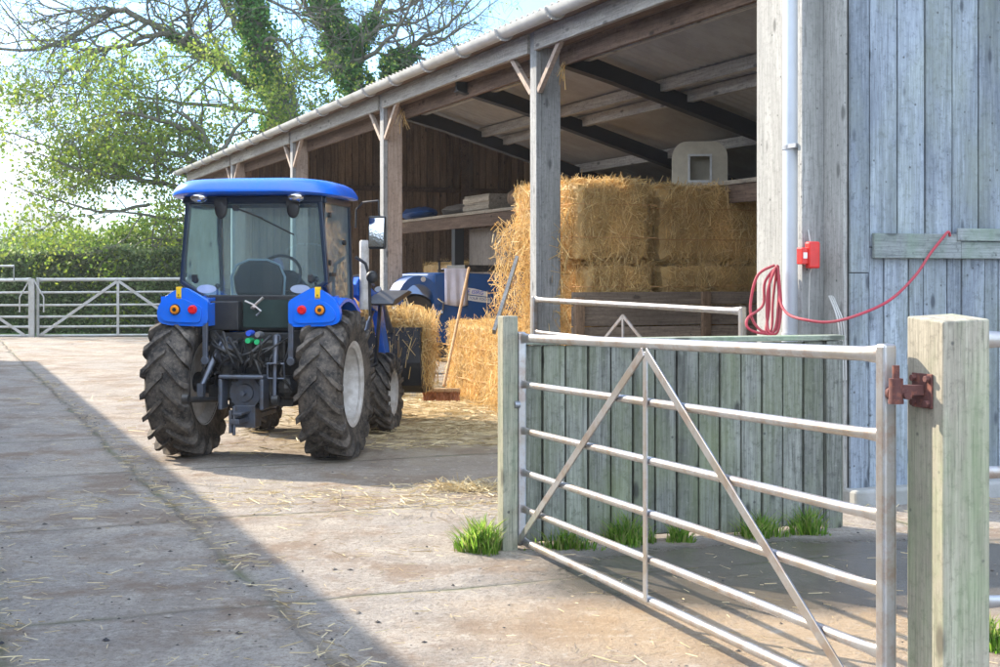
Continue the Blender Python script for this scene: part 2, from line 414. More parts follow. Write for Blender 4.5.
t = MT('yard_concrete')
co = t.n.new('ShaderNodeTexCoord').outputs['Object']
rot = t.n.new('ShaderNodeVectorRotate'); rot.rotation_type = 'Z_AXIS'; rot.inputs['Angle'].default_value = -TH; t.l.new(co, rot.inputs[0])
wob = t.n.new('ShaderNodeTexNoise'); wob.inputs['Scale'].default_value = 1.1; wob.inputs['Detail'].default_value = 5; t.l.new(co, wob.inputs['Vector'])
wv = t.n.new('ShaderNodeVectorMath'); wv.operation = 'MULTIPLY_ADD'; t.l.new(wob.outputs['Color'], wv.inputs[0]); wv.inputs[1].default_value = (.2, .2, 0); t.l.new(rot.outputs[0], wv.inputs[2])
sp = t.n.new('ShaderNodeSeparateXYZ'); t.l.new(wv.outputs[0], sp.inputs[0]); U, V = sp.outputs[0], sp.outputs[1]
dj = None
for u in (1.54, .36, -3.6, 5.6, -8.4):
    a = t.math('ABSOLUTE', t.math('SUBTRACT', U, u)); dj = a if dj is None else t.math('MINIMUM', dj, a)
vv = t.math('ABSOLUTE', t.math('SUBTRACT', t.math('MODULO', t.math('ADD', V, 100-7.31+1.18), 2.36), 1.18))
dj2 = t.math('MULTIPLY', vv, 1.5); dj = t.math('MINIMUM', dj, dj2)
n_big = t.noise(co, .55, 8, .66); n_mid = t.noise(co, 3.2, 9, .7); n_fine = t.noise(co, 28, 8, .72); n_grit = t.noise(co, 130, 4, .7); n_70 = t.noise(co, 62, 6, .75)
c = t.mix(t.ramp(n_mid, [(.38, 0.), (.62, 1.)]), (.30, .26, .215), (.50, .435, .36))
c = t.mix(t.ramp(n_big, [(.38, 0.), (.62, .75)]), c, (.31, .29, .27))
c = t.mix(t.ramp(n_fine, [(.36, .75), (.50, 0.)]), c, (.16, .13, .10))
c = t.mix(t.ramp(n_grit, [(.58, 0.), (.66, .6)]), c, (.55, .50, .43))
c = t.mix(t.ramp(n_grit, [(.34, .7), (.42, 0.)]), c, (.11, .09, .07))
c = t.mix(t.ramp(n_70, [(.38, .6), (.47, 0.)]), c, (.17, .14, .11)); c = t.mix(t.ramp(n_70, [(.56, 0.), (.66, .5)]), c, (.56, .51, .44))
# muddy brown blotches, more of them towards the barn
mud = t.noise(co, 1.3, 10, .74, 0)
c = t.mix(t.ramp(mud, [(.49, 0.), (.60, .8)]), c, (.22, .155, .105))
pr = t.n.new('ShaderNodeSeparateXYZ'); t.l.new(co, pr.inputs[0])
def spot(cx, cy, rx, ry, soft=.35, nz=.5, an=0):
    m = t.n.new('ShaderNodeMapping'); m.vector_type = 'TEXTURE'; m.inputs['Location'].default_value = (cx, cy, 0); m.inputs['Scale'].default_value = (rx, ry, 1); m.inputs['Rotation'].default_value = (0, 0, an)
    t.l.new(co, m.inputs[0]); ln = t.n.new('ShaderNodeVectorMath'); ln.operation = 'LENGTH'; t.l.new(m.outputs[0], ln.inputs[0])
    d = t.math('MULTIPLY_ADD', t.math('SUBTRACT', mud, .5), nz*2, ln.outputs['Value'])
    return t.ramp(d, [(1-soft, 1.), (1., 0.)]) if soft < 1 else d
# golden straw dust in front of the barn
c = t.mix(t.math('MULTIPLY', spot(-.6, 15.5, 2.4, 4.5, .6), .75), c, (.55, .41, .2))
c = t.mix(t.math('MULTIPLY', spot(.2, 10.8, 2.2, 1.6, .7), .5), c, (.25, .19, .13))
c = t.mix(t.math('MULTIPLY', spot(1.1, 6.0, 1.5, .9, .5), .55), c, (.46, .31, .16))
# mossy dirt in the joints
jm = t.ramp(dj, [(.008, 1.), (.03, .4), (.09, 0.)])
jn = t.math('MULTIPLY', jm, t.ramp(n_mid, [(.36, .08), (.6, .9)]))
c = t.mix(jn, c, t.mix(t.ramp(n_big, [(.45, 0.), (.55, 1.)]), (.17, .135, .09), (.13, .14, .07)))
wet = spot(1.8, 7.15, 1.9, 1.0, .22, .35, R(8))
vc = t.n.new('ShaderNodeTexVoronoi'); vc.feature = 'DISTANCE_TO_EDGE'; vc.inputs['Scale'].default_value = .45; t.l.new(wv.outputs[0], vc.inputs['Vector'])
crk = t.math('MULTIPLY', t.ramp(vc.outputs['Distance'], [(.004, 1.), (.012, 0.)]), t.ramp(n_big, [(.56, 0.), (.62, .6)]))
c = t.mix(crk, c, (.10, .085, .07))
tk = t.n.new('ShaderNodeMapping'); tk.inputs['Rotation'].default_value = (0, 0, R(-12)); tk.inputs['Scale'].default_value = (1.1, .12, 1); t.l.new(co, tk.inputs[0])
c = t.mix(t.ramp(t.noise(tk.outputs[0], 1.6, 7, .7), [(.52, 0.), (.64, .4)]), c, (.19, .15, .12))
c = t.mix(t.ramp(t.noise(co, 9, 8, .75), [(.56, 0.), (.62, .5)]), c, (.52, .47, .40))
c = t.mix(t.math('MULTIPLY', wet, .85), c, (.06, .052, .044))
t.set(c, t.mix(wet, .88, .22), spec=.35)
hh = t.math('MULTIPLY_ADD', n_mid, .6, t.math('MULTIPLY_ADD', n_fine, .35, t.math('MULTIPLY', n_grit, .12)))
hh = t.math('SUBTRACT', hh, t.math('MULTIPLY', jm, .5)); hh = t.math('MULTIPLY', hh, t.math('SUBTRACT', 1.0, t.math('MULTIPLY', wet, .9)))
t.bump(hh, 1., .08); M['yard'] = t.m

t = MT('field_grass'); v = t.tc()
c = t.mix(t.ramp(t.noise(v, .4, 8, .7), [(.35, 0.), (.65, 1.)]), (.05, .12, .03), (.10, .18, .04))
t.set(c, .95); t.bump(t.noise(v, 14, 6), .5, .05); M['field'] = t.m
t = MT('hill_haze'); v = t.tc(); c = t.mix(t.ramp(t.noise(v, .012, 6, .6), [(.4, 0.), (.6, 1.)]), (.10, .14, .09), (.16, .19, .12)); t.set(c, 1.); M['hill'] = t.m

g = MB().box(-700, 700, -60, 1490, -.6, -.004).build('ground', M['field']); structure(g)
nx, ny = 90, 120; xs = np.linspace(-30, 26, nx); ys = np.linspace(-10, 35.3, ny)
vs = [(x, y, 0.0) for y in ys for x in xs]; fs = [(j*nx+i, j*nx+i+1, (j+1)*nx+i+1, (j+1)*nx+i) for j in range(ny-1) for i in range(nx-1)]
yard = MB().add(vs, fs).build('yard', M['yard']); structure(yard)

# hill far away
hb = MB(); prof = []
for i in range(60):
    x = -620+i*18; z = 8+38*math.exp(-((x+322)/55)**2)+20*math.exp(-((x+230)/60)**2)+16*math.exp(-((x+420)/90)**2)+2*math.sin(x*.05)
    prof.append((x, z))
vs = []
for j, (dy, fz) in enumerate(((-160, 0), (-80, .62), (0, 1), (120, .3))):
    for x, z in prof: vs.append((x, 950+dy, z*fz-1))
n = len(prof); fs = [(j*n+i, j*n+i+1, (j+1)*n+i+1, (j+1)*n+i) for j in range(3) for i in range(n-1)]
structure(hb.add(vs, fs).build('hill', M['hill'], smooth=True))

# ------------------------------------------------------------------ open barn (local x = into the barn, y = along its front, away)
def roofz(x): return 4.03-.30*x
DEP, K0, K1 = 6.5, -5.22, 20.7
KM = 5.35   # beyond this the roof rises inwards to a ridge
def roofz2(x): return 4.03+.30*x if x < 7 else 4.03+.30*(14-x)
def make_barn():
    b = thing('hay_barn', 'long open fronted timber barn with grey gutter and plank end wall beside the yard', 'barn', P0, TH)
    # corrugated roof
    for xs, ka, kb, rz_ in (([-.14, 1.5, 3, 4.5, DEP+.2], K0-.15, KM, roofz), ([-.14, 2.3, 4.6, 7, 9.5, 12, 14.2], KM+.01, K1+.2, roofz2)):
        vs = []; ks = np.linspace(ka, kb, int((kb-ka)/.0365)); m = len(ks)
        for x in xs:
            for k in ks: vs.append((x, k, rz_(x)+.018*math.sin(k/.146*2*math.pi)))
        fs = [(j*m+i, j*m+i+1, (j+1)*m+i+1, (j+1)*m+i) for j in range(len(xs)-1) for i in range(m-1)]
        MB().add(vs, fs).build('roof', M['sheet'], b, smooth=True, solid=.010)
    MB().prism([(.1, 4.0), (DEP, 2.1), (DEP, 5.9), (.1, 4.03)], 1, KM-.03, KM-.01).build('step_panel', M['brown_wood'], b)
    MB().box(DEP-.02, 14, KM-.02, KM+.02, 0, 4).build('far_bay_wall', M['brown_wood'], b)
    # gutter with brackets
    gx, gz, gr = -.20, 4.0, .085
    q = MB(); pts = []
    arc = [math.pi+i*math.pi/8 for i in range(9)]
    vs = []
    for k in (K0-.12, K1+.15):
        for a in arc: vs.append((gx+gr*math.cos(a), k, gz+gr*math.sin(a)))
        for a in arc[::-1]: vs.append((gx+(gr-.008)*math.cos(a), k, gz+(gr-.008)*math.sin(a)+.001))
    n = 18; fs = [(i, (i+1) % n, n+(i+1) % n, n+i) for i in range(n)]+[tuple(range(n)), tuple(range(n, 2*n))]
    gut = q.add(vs, fs).build('gutter', M['gutter'], b, smooth=True)
    for i in range(22):
        k = -4.6+1.2*i+random.uniform(-.06, .06); br = MB()
        pp = [(gx+(gr+.006)*math.cos(a), k, gz+(gr+.006)*math.sin(a)) for a in arc]
        for a_, b_ in zip(pp[:-1], pp[1:]): br.bar(a_, b_, .045, .012, up=(0, 1, 0.01))
        br.box(gx+gr, -.03, k-.02, k+.02, gz-.03, gz+.005)
        o = br.build('bracket', M['gutter_joint'], b); o.parent = gut
    # fascia beam in bays, inner timbers
    ks = [K0, 0, 5.14, 10.28, 15.42, K1]
    for a, c in zip(ks[:-1], ks[1:]):
        MB().box(.0, .055, a+.085, c-.085, 3.76+random.uniform(-.004, .004), 3.955).build('fascia_board', M['grey_wood_h'], b, bevel=.006)
    MB().box(-.08, .02, K0-.1, K1+.1, 3.957, 3.985).build('eaves_board', M['brown_wood_k'], b)
    MB().box(.10, .28, K0, K1, 3.80, 3.95).build('lintel', M['brown_wood_k'], b)
    MB().box(.285, .33, K0, K1, 3.62, 3.80).build('lintel', M['brown_wood_k'], b)
    for k in (0, 2.57, 5.14):
        r = MB(); e = DEP
        r.prism([(.15, roofz(.15)-.08), (.15, roofz(.15)-.30), (1.0, roofz(1.)-.26), (e, roofz(e)-.24), (e, roofz(e)-.08)], 1, k-.02, k+.02)
        r.prism([(.15, roofz(.15)-.30), (.9, roofz(.9)-.262), (.9, roofz(.9)-.245), (.15, roofz(.15)-.285)], 1, k-.07, k+.07)
        r.prism([(.9, roofz(.9)-.263), (e, roofz(e)-.245), (e, roofz(e)-.23), (.9, roofz(.9)-.243)], 1, k-.07, k+.07)
        r.build('rafter', M['steel_dark'], b)
    for k in (10.28, 15.42): MB().prism([(.3, roofz2(.3)-.06), (.3, roofz2(.3)-.22), (7, roofz2(7)-.24), (13.7, roofz2(13.7)-.22), (13.7, roofz2(13.7)-.06), (7, roofz2(7)-.06)], 1, k-.06, k+.06).build('rafter', M['steel_dark'], b)
    for i, k in enumerate((0, 5.14, 10.28, 15.42, 20.56)):
        mt = M['pink_wood'] if i else M['grey_wood']
        MB().box(.03, .09, k-.08, k+.08, .02, 3.99).build('post_facing', M['grey_wood'], b, bevel=.006)
        MB().box(.092, .30, k-.075, k+.075, 0, 3.80).build('post', mt, b, bevel=.008)
        for s in (-1, 1):
            MB().bar((.06, k+s*.62, 3.79), (.06, k+s*.09, 3.36), .05, .06).build('brace', M['pink_wood'], b, bevel=.004)
        # steel rafter with haunch
    for x in (.62, 1.5, 1.82, 3.0, 4.4, 5.9):
        MB().box(x-.035, x+.035, K0+.02, KM-.05, roofz(x)-.145, roofz(x)-.025).build('purlin', M['grey_wood_h'], b)
    # right hand jamb: post, gap boarding, fin, corner board
    MB().box(.0, .18, -4.52, -4.17, 0, 3.94).build('post', M['cream_wood'], b, bevel=.008)
    MB().box(.05, .09, -4.94, -4.53, .02, 3.94).build('infill_board', M['grey_wood'], b)
    MB().box(-.17, .04, -5.0, -4.945, .02, 3.94).build('post_facing', M['grey_wood'], b, bevel=.004)
    MB().box(.0, .03, -5.225, -5.002, .02, 3.94).build('corner_board', M['cream_wood'], b, bevel=.004)
    # cladding of the near end wall (faces the camera)
    q = MB(); x = .03; i = 0
    while x < DEP:
        wd = .155 if i == 0 else .226; x1 = min(x+wd, DEP); top = roofz(x1)-.04; out = (.022 if i % 2 else 0)
        q.box(x+.006, x1-.006, -5.250-(0 if i % 3 else .006), -5.228, 1.70 if i else 1.53, top); x = x1; i += 1
    q.build('end_wall', M['clad'], b, bevel=.003)
    q = MB(); x = .03; i = 0
    while x < DEP:
        wd = .155 if i == 0 else (.12 if i % 2 else .2); x1 = min(x+wd, DEP); out = (.016 if i % 2 else 0)
        q.box(x+.005, x1-.005, -5.246-(0 if i % 3 else .006), -5.228, .10, 1.695 if i else 1.525); x = x1; i += 1
    q.build('end_wall', M['clad'], b, bevel=.003)
    MB().prism([(.02, .0), (DEP, .0), (DEP, roofz(DEP)-.06), (.02, roofz(.02)-.06)], 1, -5.224, -5.205).build('wall_backing', M['gap'], b)
    MB().box(.19, .90, -5.30, -5.272, 1.625, 1.79).build('rail', M['clad_h'], b, bevel=.004)
    MB().box(.905, DEP, -5.295, -5.270, 1.625, 1.74).build('rail', M['clad_h'], b, bevel=.004)
    MB().box(.86, DEP, -5.315, -5.298, 1.745, 1.83).build('rail', M['clad_h'], b, bevel=.004)
    MB().box(.0, DEP, -5.36, -5.20, -.05, .11).build('plinth', M['concrete_old'], b, bevel=.02)
    q = MB(); 
    for zz in (1.2, 2.4, 3.4): q.box(.05, DEP, -5.20, -5.12, zz, zz+.1)
    q.build('wall_rail', M['brown_wood_k'], b)
    # far end wall, back wall
    q = MB(); x = .32
    while x < 13.8:
        q.box(x+.006, x+.17, K1-.05+random.uniform(-.008, .008), K1-.02, .02, min(roofz2(x), roofz2(x+.17))-.03); x += .178
    q.build('far_wall', M['brown_wood'], b)
    MB().prism([(.3, 0), (13.8, 0), (13.8, roofz2(13.8)-.05), (7, roofz2(7)-.05), (.3, roofz2(.3)-.05)], 1, K1+.0, K1+.02).build('wall_backing', M['gap'], b)
    q = MB()
    for zz in (1.1, 3.65): q.box(.3, 13.7, K1-.16, K1-.06, zz, zz+.12)
    q.box(6.9, 7.1, K1-.19, K1-.061, 0, 5.9); q.build('wall_rail', M['brown_wood_k'], b)
    q = MB(); k = K0
    while k < KM-.1:
        q.box(DEP-.03, DEP+random.uniform(-.006, .006), k+.006, k+.17, .02, roofz(DEP)); k += .178
    q.box(13.97, 14, KM, K1, 0, 3.95); q.build('back_wall', M['brown_wood'], b)
    # loft shelf
    q = MB()
    for j in range(10): q.box(2.3+j*.21, 2.3+j*.21+.2, K0+.3, 11.5, 2.485+random.uniform(0, .004), 2.53)
    sh = q.build('loft_floor', M['plank'], b)
    MB().box(2.33, 2.37, K0+.3, 11.5, 2.29, 2.48).build('loft_beam', M['brown_wood_k'], b)
    for k, mt, wd in ((8.75, 'steel_dark', .16), (6.3, 'grey_wood', .06), (-3.2, 'grey_wood', .1)):
        MB().box(2.375, 2.375+wd, k-wd/2, k+wd/2, 0, 2.48).build('loft_post', M[mt], b, bevel=.005)
    MB().box(2.6, 2.63, 6.4, 8.6, 1.4, 2.28).build('plywood_panel', M['ply'], b)
    # downpipe with clips
    dp = MB().lathe([(.02, .07), (3.93, .07)], (-.10, -4.79, 0), 2, 24).build('downpipe', M['pipe'], b, smooth=True)
    q = MB(); q.lathe([(0, .079), (.14, .079)], (-.10, -4.79, .98), 2, 24)
    o = q.build('pipe_collar', M['pipe'], b, smooth=True); o.parent = dp
    q = MB().lathe([(0, .076), (.03, .076)], (-.10, -4.79, 2.37), 2, 24); q.box(-.19, -.08, -4.95, -4.86, 2.372, 2.40)
    o = q.build('pipe_clip', M['zinc'], b); o.parent = dp
    return b
barn = make_barn()

def wisp(name, p, n, ln, label, down=True):
    P = np.array([p])+rng.normal(size=(n, 3))*[.02, .02, .05]
    D = rng.normal(size=(n, 3))*[.35, .35, .3]; D[:, 2] -= 1
    o = quads(name, strands(P+D*ln/3, D, rng.uniform(.5, 1.1, n)*ln, .008), M['straw']); return recenter(o)
tag(wisp('twine_hank', PX(564, 64, 14.0), 12, .16, ''), 'frayed straw coloured twine hanging from the top of the nearest grey post', 'twine')
tag(wisp('twine_hank', PX(403, 114, 18.7), 14, .26, ''), 'frayed twine hanging from the top of the pinkish post behind the tractor', 'twine')

# shed that stands left of the frame and throws the big shadow over the yard
def make_shed():
    src = Vector((-6.03, 9.56, 0)); h = 4.0
    base = src+dV*((28.97-9.56)/dV.y)
    s = thing('timber_shed', 'tall timber shed whose shadow edge crosses the yard, standing left of the picture', 'shed', base, TH)
    Lk = -31.0
    q = MB(); y = Lk
    while y < 0: q.box(-.03, 0, y, min(y+.19, 0), 0, h-.12); y += .2
    q.build('wall', M['brown_wood'], s)
    MB().box(-7, -.03, -.04, 0, 0, 1.6).build('wall', M['brown_wood'], s)
    MB().prism([(-7, 1.4), (-.03, 1.6), (-.03, h-.15), (-7, h-3.2+.6)], 1, -.04, 0).build('wall', M['brown_wood'], s)
    MB().prism([(.25, h), (.25, h-.05), (-7.2, h-.05-2.45), (-7.2, h-2.45)], 1, Lk, .15).build('roof', M['sheet'], s)
    return s
make_shed()

# ------------------------------------------------------------------ low plank pen wall
def make_pen():
    a = Vector((.10, 7.80, 0)); b = Vector((2.03, 8.42, 0)); d = (b-a); Lw = d.length; rz = math.atan2(d.y, d.x)
    p = thing('pen_wall', 'low wall of mossy green grey vertical planks behind the open metal gate', 'wall', a, rz)
    q = MB(); x = 0; i = 0
    while x < Lw-.05:
        wd = .137; out = .022 if i % 2 else 0
        q.box(x+.004, x+wd-.007, -.026-(.006 if i % 2 else 0), -.004, random.uniform(.0, .03), 1.115+random.uniform(-.004, .004)); x += wd; i += 1
    q.build('planks', M['pen'], p, bevel=.004)
    MB().box(.0, Lw-.11, -.002, .0025, .02, 1.11).build('backing', M['gap'], p)
    MB().box(-.01, Lw+.02, -.05, .07, 1.122, 1.152).build('cap_board', M['pen_h'], p, bevel=.005)
    q = MB(); 
    for zz in (.25, .95): q.box(0, Lw, .003, .06, zz, zz+.08)
    q.build('rail', M['pen_h'], p)
    MB().box(Lw-.10, Lw-.0, -.045, .06, -.02, 1.118).build('post', M['pen'], p, bevel=.006)
    MB().box(.0, .09, .062, .15, -.02, 1.118).build('post', M['pen'], p, bevel=.006)
    return p
make_pen()

# ------------------------------------------------------------------ gates
def flat_end(q, p, r): pass
def make_gate(name, label, A, B, tops, bots, bars, r_top, r_bar, stile, mat, group=None, braces='A', diag=.035, side=1, cat='gate'):
    """A far end, B near end (ground plan), tops / bots the height of top and bottom bar at A and B; bars = fractions from top to bottom"""
    A = Vector((*A, 0)); B = Vector((*B, 0)); d = (B-A); ln = d.length; rz = math.atan2(d.y, d.x)
    g = thing(name, label, cat, A, rz, group)
    def P(u, f, off=0):  # f 0 top .. 1 bottom
        t_ = tops[0]*(1-u)+tops[1]*u; b_ = bots[0]*(1-u)+bots[1]*u
        return Vector((u*ln, off, t_+(b_-t_)*f))
    e = .02/ln
    for i, f in enumerate(bars):
        r = r_top if i == 0 else (r_bar*1.12 if f == 1 else r_bar)
        q = MB(); q.tube([P(e, f), P(.035, f), P(.07, f), P(.93, f), P(.965, f), P(1-e, f)], [r, r, r, r, r, r], 14)
        # squashed ends
        vs = q.v; q.v = []
        for k, v in enumerate(vs):
            ring = k//14; s = {0: .35, 1: .6, 4: .6, 5: .35}.get(ring, 1)
            z0 = [P(e, f), P(.035, f), P(.07, f), P(.93, f), P(.965, f), P(1-e, f)][ring].z
            q.v.append((v[0], v[1]*s, z0+(v[2]-z0)*(1.28 if s < 1 and ring in (0, 5) else 1)))
        q.build('bar', M[mat], g, smooth=True)
    for u in (0, 1):
        q = MB(); a = P(u, 0); b = P(u, 1); q.box(a.x-stile/2, a.x+stile/2, -stile/2, stile/2, b.z-r_top-.005, a.z+r_top+.01)
        q.build('stile', M[mat], g, bevel=stile*.22, seg=3)
    if braces:
        off = -side*(r_bar+.006)
        o = lambda v: v+Vector((0, off, 0))
        MB().bar(o(P(.493, .03)), o(P(.493, 1.0)), diag*.95, .008, up=(0, 1, 0)).build('upright', M[mat], g, bevel=.002)
        for u in (.012, .975):
            MB().bar(o(P(.493+(.004 if u > .5 else -.004), .03))+Vector((0, -side*.004, 0)), o(P(u, 1.0))+Vector((0, -side*.004, 0)), diag, .008, up=(0, 1, 0)).build('brace', M[mat], g, bevel=.002)
    return g, P
BF = [0, .228, .455, .661, .841, 1.0]
gate, GP = make_gate('field_gate', 'open galvanised six bar gate in the foreground hung on the thick squared post', (.116, 7.73), (1.205, 4.37),
                     (1.163, 1.258), (.048, .142), BF, .024, .0185, .05, 'galv', side=1, diag=.042)
q = MB(); q.box(-.035, .0, -.045, .03, .855, .905); q.box(-.11, -.03, -.036, -.024, .865, .895); q.lathe([(-.05, .012), (.05, .012)], (.0, -.03, .80), 1, 10); q.lathe([(-.03, .02), (.0, .02)], (.035, -.02, .80), 1, 12)
q.build('latch', M['zinc'], gate, bevel=.002)
# hinge eye on the near stile
hz = GP(1, .105).z
q = MB(); xe = GP(1, 0).x
q.lathe([(0, .014), (.10, .014)], (xe+.02, .0, hz), 0, 12); q.lathe([(0, .022), (.014, .022)], (xe+.026, .0, hz), 0, 12)
q.build('hinge_eye', M['rust'], gate, smooth=True)

# posts
def make_hinge_post():
    c = Vector((1.33, 4.20, 0)); rz = R(21)
    p = thing('gate_post', 'thick squared softwood gate post with a green stained face and a rusty hinge', 'post', c, rz)
    # near corner at origin; body goes +x (right, away) and +y (left, away)
    q = MB(); s = .173
    q.add([(0, 0, -.02), (s, 0, -.02), (s, s, -.02), (0, s, -.02), (0, 0, 1.365), (s, 0, 1.372), (s, s, 1.385), (0, s, 1.378)],
          [(0, 1, 2, 3), (4, 5, 6, 7), (0, 1, 5, 4), (1, 2, 6, 5), (2, 3, 7, 6), (3, 0, 4, 7)])
    q.build('shaft', M['post_wood'], p, bevel=.005)
    # hinge bracket on the lit left face (x = 0 plane, y 0..s)
    z = 1.155
    q = MB(); q.box(-.008, -.0015, .045, .14, z-.055, z+.05)
    for yy, zz in ((.06, -.04), (.06, .035), (.125, -.04), (.125, .035)): q.lathe([(-.022, .011), (-.008, .011)], (0, yy, z+zz), 0, 6)
    br = q.build('hinge_bracket', M['rust'], p, bevel=.0015)
    q = MB(); q.bar((-.008, .09, z), (-.075, .11, z), .028, .03); q.lathe([(-.03, .022), (.035, .022)], (-.085, .115, z), 2, 14); q.lathe([(.035, .011), (.075, .011)], (-.085, .115, z), 2, 10); q.lathe([(-.042, .024), (-.03, .024)], (-.085, .115, z), 2, 14)
    o = q.build('hinge_pin', M['rust'], p, smooth=True); o.parent = br
    q = MB(); q.bar((.04, .187, z+.01), (.10, .215, z+.01), .03, .03); q.build('hinge_bracket', M['rust'], p)
    q = MB(); q.box(s, s+.06, .10, .14, z-.02, z+.0); q.lathe([(0, .02), (.04, .02)], (s+.07, .12, z-.03), 2, 12); q.build('hinge_bracket', M['rust'], p)
    return p
make_hinge_post()
c = PX(503, 545, 7.72); lp = MB().box(0, .088, -.0, .09, -.02, 1.285).build('gate_post', M['post_wood2'], None, bevel=.005)
lp.location = (c.x, 7.66, 0); lp.rotation_euler = (0, 0, R(20)); tag(lp, 'slim green stained latch post at the far end of the open metal gate', 'post')

make_gate('field_gate', 'galvanised gate cut off by the right picture edge beyond the thick gate post', (1.51, 4.47), (5.0, 5.3), (1.30, 1.30), (.10, .10), [0, .355, .70, 1.], .024, .018, .045, 'galv', braces=None)
# gate across the near barn bay
g2, P2 = make_gate('barn_gate', 'galvanised gate across the near bay of the barn in front of the straw stack', tuple(BW(.0, -.1)[:2]), tuple(BW(.0, -3.98)[:2]), (1.275, 1.245), (.2, .2), [0, .30, .55, .78, 1.], .026, .019, .05, 'galv', braces=None)
x0 = (P2(.515, 0)).x
q = MB(); ap = Vector((x0, -.03, 1.165))
for dx in (-1.45, 0, 1.6): q.bar(ap, (x0+dx, -.03, .3), .03, .012, up=(0, 1, 0))
q.build('brace', M['galv'], g2)

# far gates
fg, _ = make_gate('yard_gate', 'distant galvanised gate right of the meeting post beyond the tractor', (-11.55, 35.0), (-7.55, 35.25), (1.43, 1.45), (.03, .05), BF, .045, .03, .07, 'galv_far', 'gates closing the far side of the yard', diag=.07)
make_gate('yard_gate', 'distant galvanised gate left of the meeting post, cut by the left picture edge', (-15.9, 34.9), (-11.75, 35.0), (1.41, 1.43), (.03, .03), BF, .045, .03, .07, 'galv_far', 'gates closing the far side of the yard', diag=.07)
gp = MB().box(-.05, .05, -.05, .05, 0, 1.46)
for s in (-1, 1):
    gp.bar((s*.06, -.07, 1.42), (s*.30, -.07, 1.0), .03, .03); gp.bar((s*.30, -.07, 1.0), (s*.30, -.07, .62), .03, .03)
gp = gp.build('meeting_post', M['galv_far']); gp.location = (-11.65, 34.9, 0); tag(gp, 'slim metal post with two small props where the far gates meet', 'post')
fr = MB(); a = PX(-30, 266, 33.0); b = PX(14, 266, 33.0)
fr.tube([(a.x, 33, 0), (a.x, 33, b.z), (b.x, 33, b.z), (b.x, 33, b.z-.34), (a.x, 33, b.z-.34)], .03, 8)
tag(fr.build('hand_rail', M['galv_far'], smooth=True), 'short pale rail frame rising above the far gate at the left edge', 'rail')

# ------------------------------------------------------------------ hose, alarm box, cables
def catmull(pts, n=8):
    pts = [Vector(p) for p in pts]; P = [pts[0]]+pts+[pts[-1]]; out = []
    for i in range(1, len(P)-2):
        for k in range(n):
            t_ = k/n; a, b, c, d = P[i-1], P[i], P[i+1], P[i+2]
            out.append(.5*((2*b)+(c-a)*t_+(2*a-5*b+4*c-d)*t_*t_+(3*b-a-3*c+d)*t_**3))
    out.append(P[-2]); return out
hs = MB(); ZH = 9.55
loops = [[(775, 265), (758, 275), (751, 300), (752, 318), (762, 331), (776, 329), (779, 300), (777, 270)],
         [(777, 266), (765, 282), (763, 305), (748, 318), (748, 328), (760, 333), (771, 330), (773, 300), (777, 266)],
         [(778, 265), (770, 280), (769, 310), (766, 331), (772, 334), (777, 320), (779, 285), (778, 266)],
         [(776, 267), (768, 290), (767, 320), (770, 333), (778, 331), (781, 305), (778, 267)]]
for i, lp_ in enumerate(loops):
    hs.tube(catmull([PX(x, y, ZH-.02*i+.03*math.sin(j)) for j, (x, y) in enumerate(lp_)]), .0095, 8)
tail = [(779, 275, 9.5), (780, 300, 9.45), (788, 314, 9.35), (806, 320, 9.2), (830, 322, 9.12), (858, 315, 9.1), (890, 300, 9.22), (915, 276, 9.31), (930, 254, 9.35), (941, 240, 9.37), (948, 232, 9.38), (950, 236, 9.40)]
hs.tube(catmull([PX(*p) for p in tail]), .0095, 8)
tag(hs.build('garden_hose', M['hose'], smooth=True), 'red rubber hose coiled by the white downpipe and looping to the plank wall', 'hose')
ab = thing('alarm_box', 'small red box with a pale label fixed beside the white downpipe', 'box', BW(-.19, -5.06, 1.59), TH); ab.scale = (.66, .66, .66)
MB().box(-.06, .07, -.04, .06, -.01, .16).build('housing', M['red'], ab, bevel=.012, seg=3)
MB().box(.01, .14, -.07, .02, -.05, .22).build('cover', M['red'], ab, bevel=.02, seg=3)
MB().box(-.045, .0, -.044, -.040, .05, .11).build('label_plate', M['white'], ab)
q = MB().tube([(.09, .03, .2), (.09, .06, .30), (.10, .09, .34)], .008, 6); q.tube([(.08, .0, -.05), (.08, .03, -.1), (.085, .06, -.6)], .006, 6); q.build('cable', M['wire'], ab, smooth=True)
q = MB()
for j in range(3):
    q.tube(catmull([PX(829+j*2, 296, 9.33), PX(834+j*2, 308, 9.25), PX(838+j*2.5, 322, 9.2), PX(840+j*2.5, 345, 9.2), PX(841+j*2.5, 380, 9.2)]), .006, 6)
tag(q.build('cable_bundle', M['wire'], smooth=True), 'thin grey cables drooping down the pale corner board', 'cable')

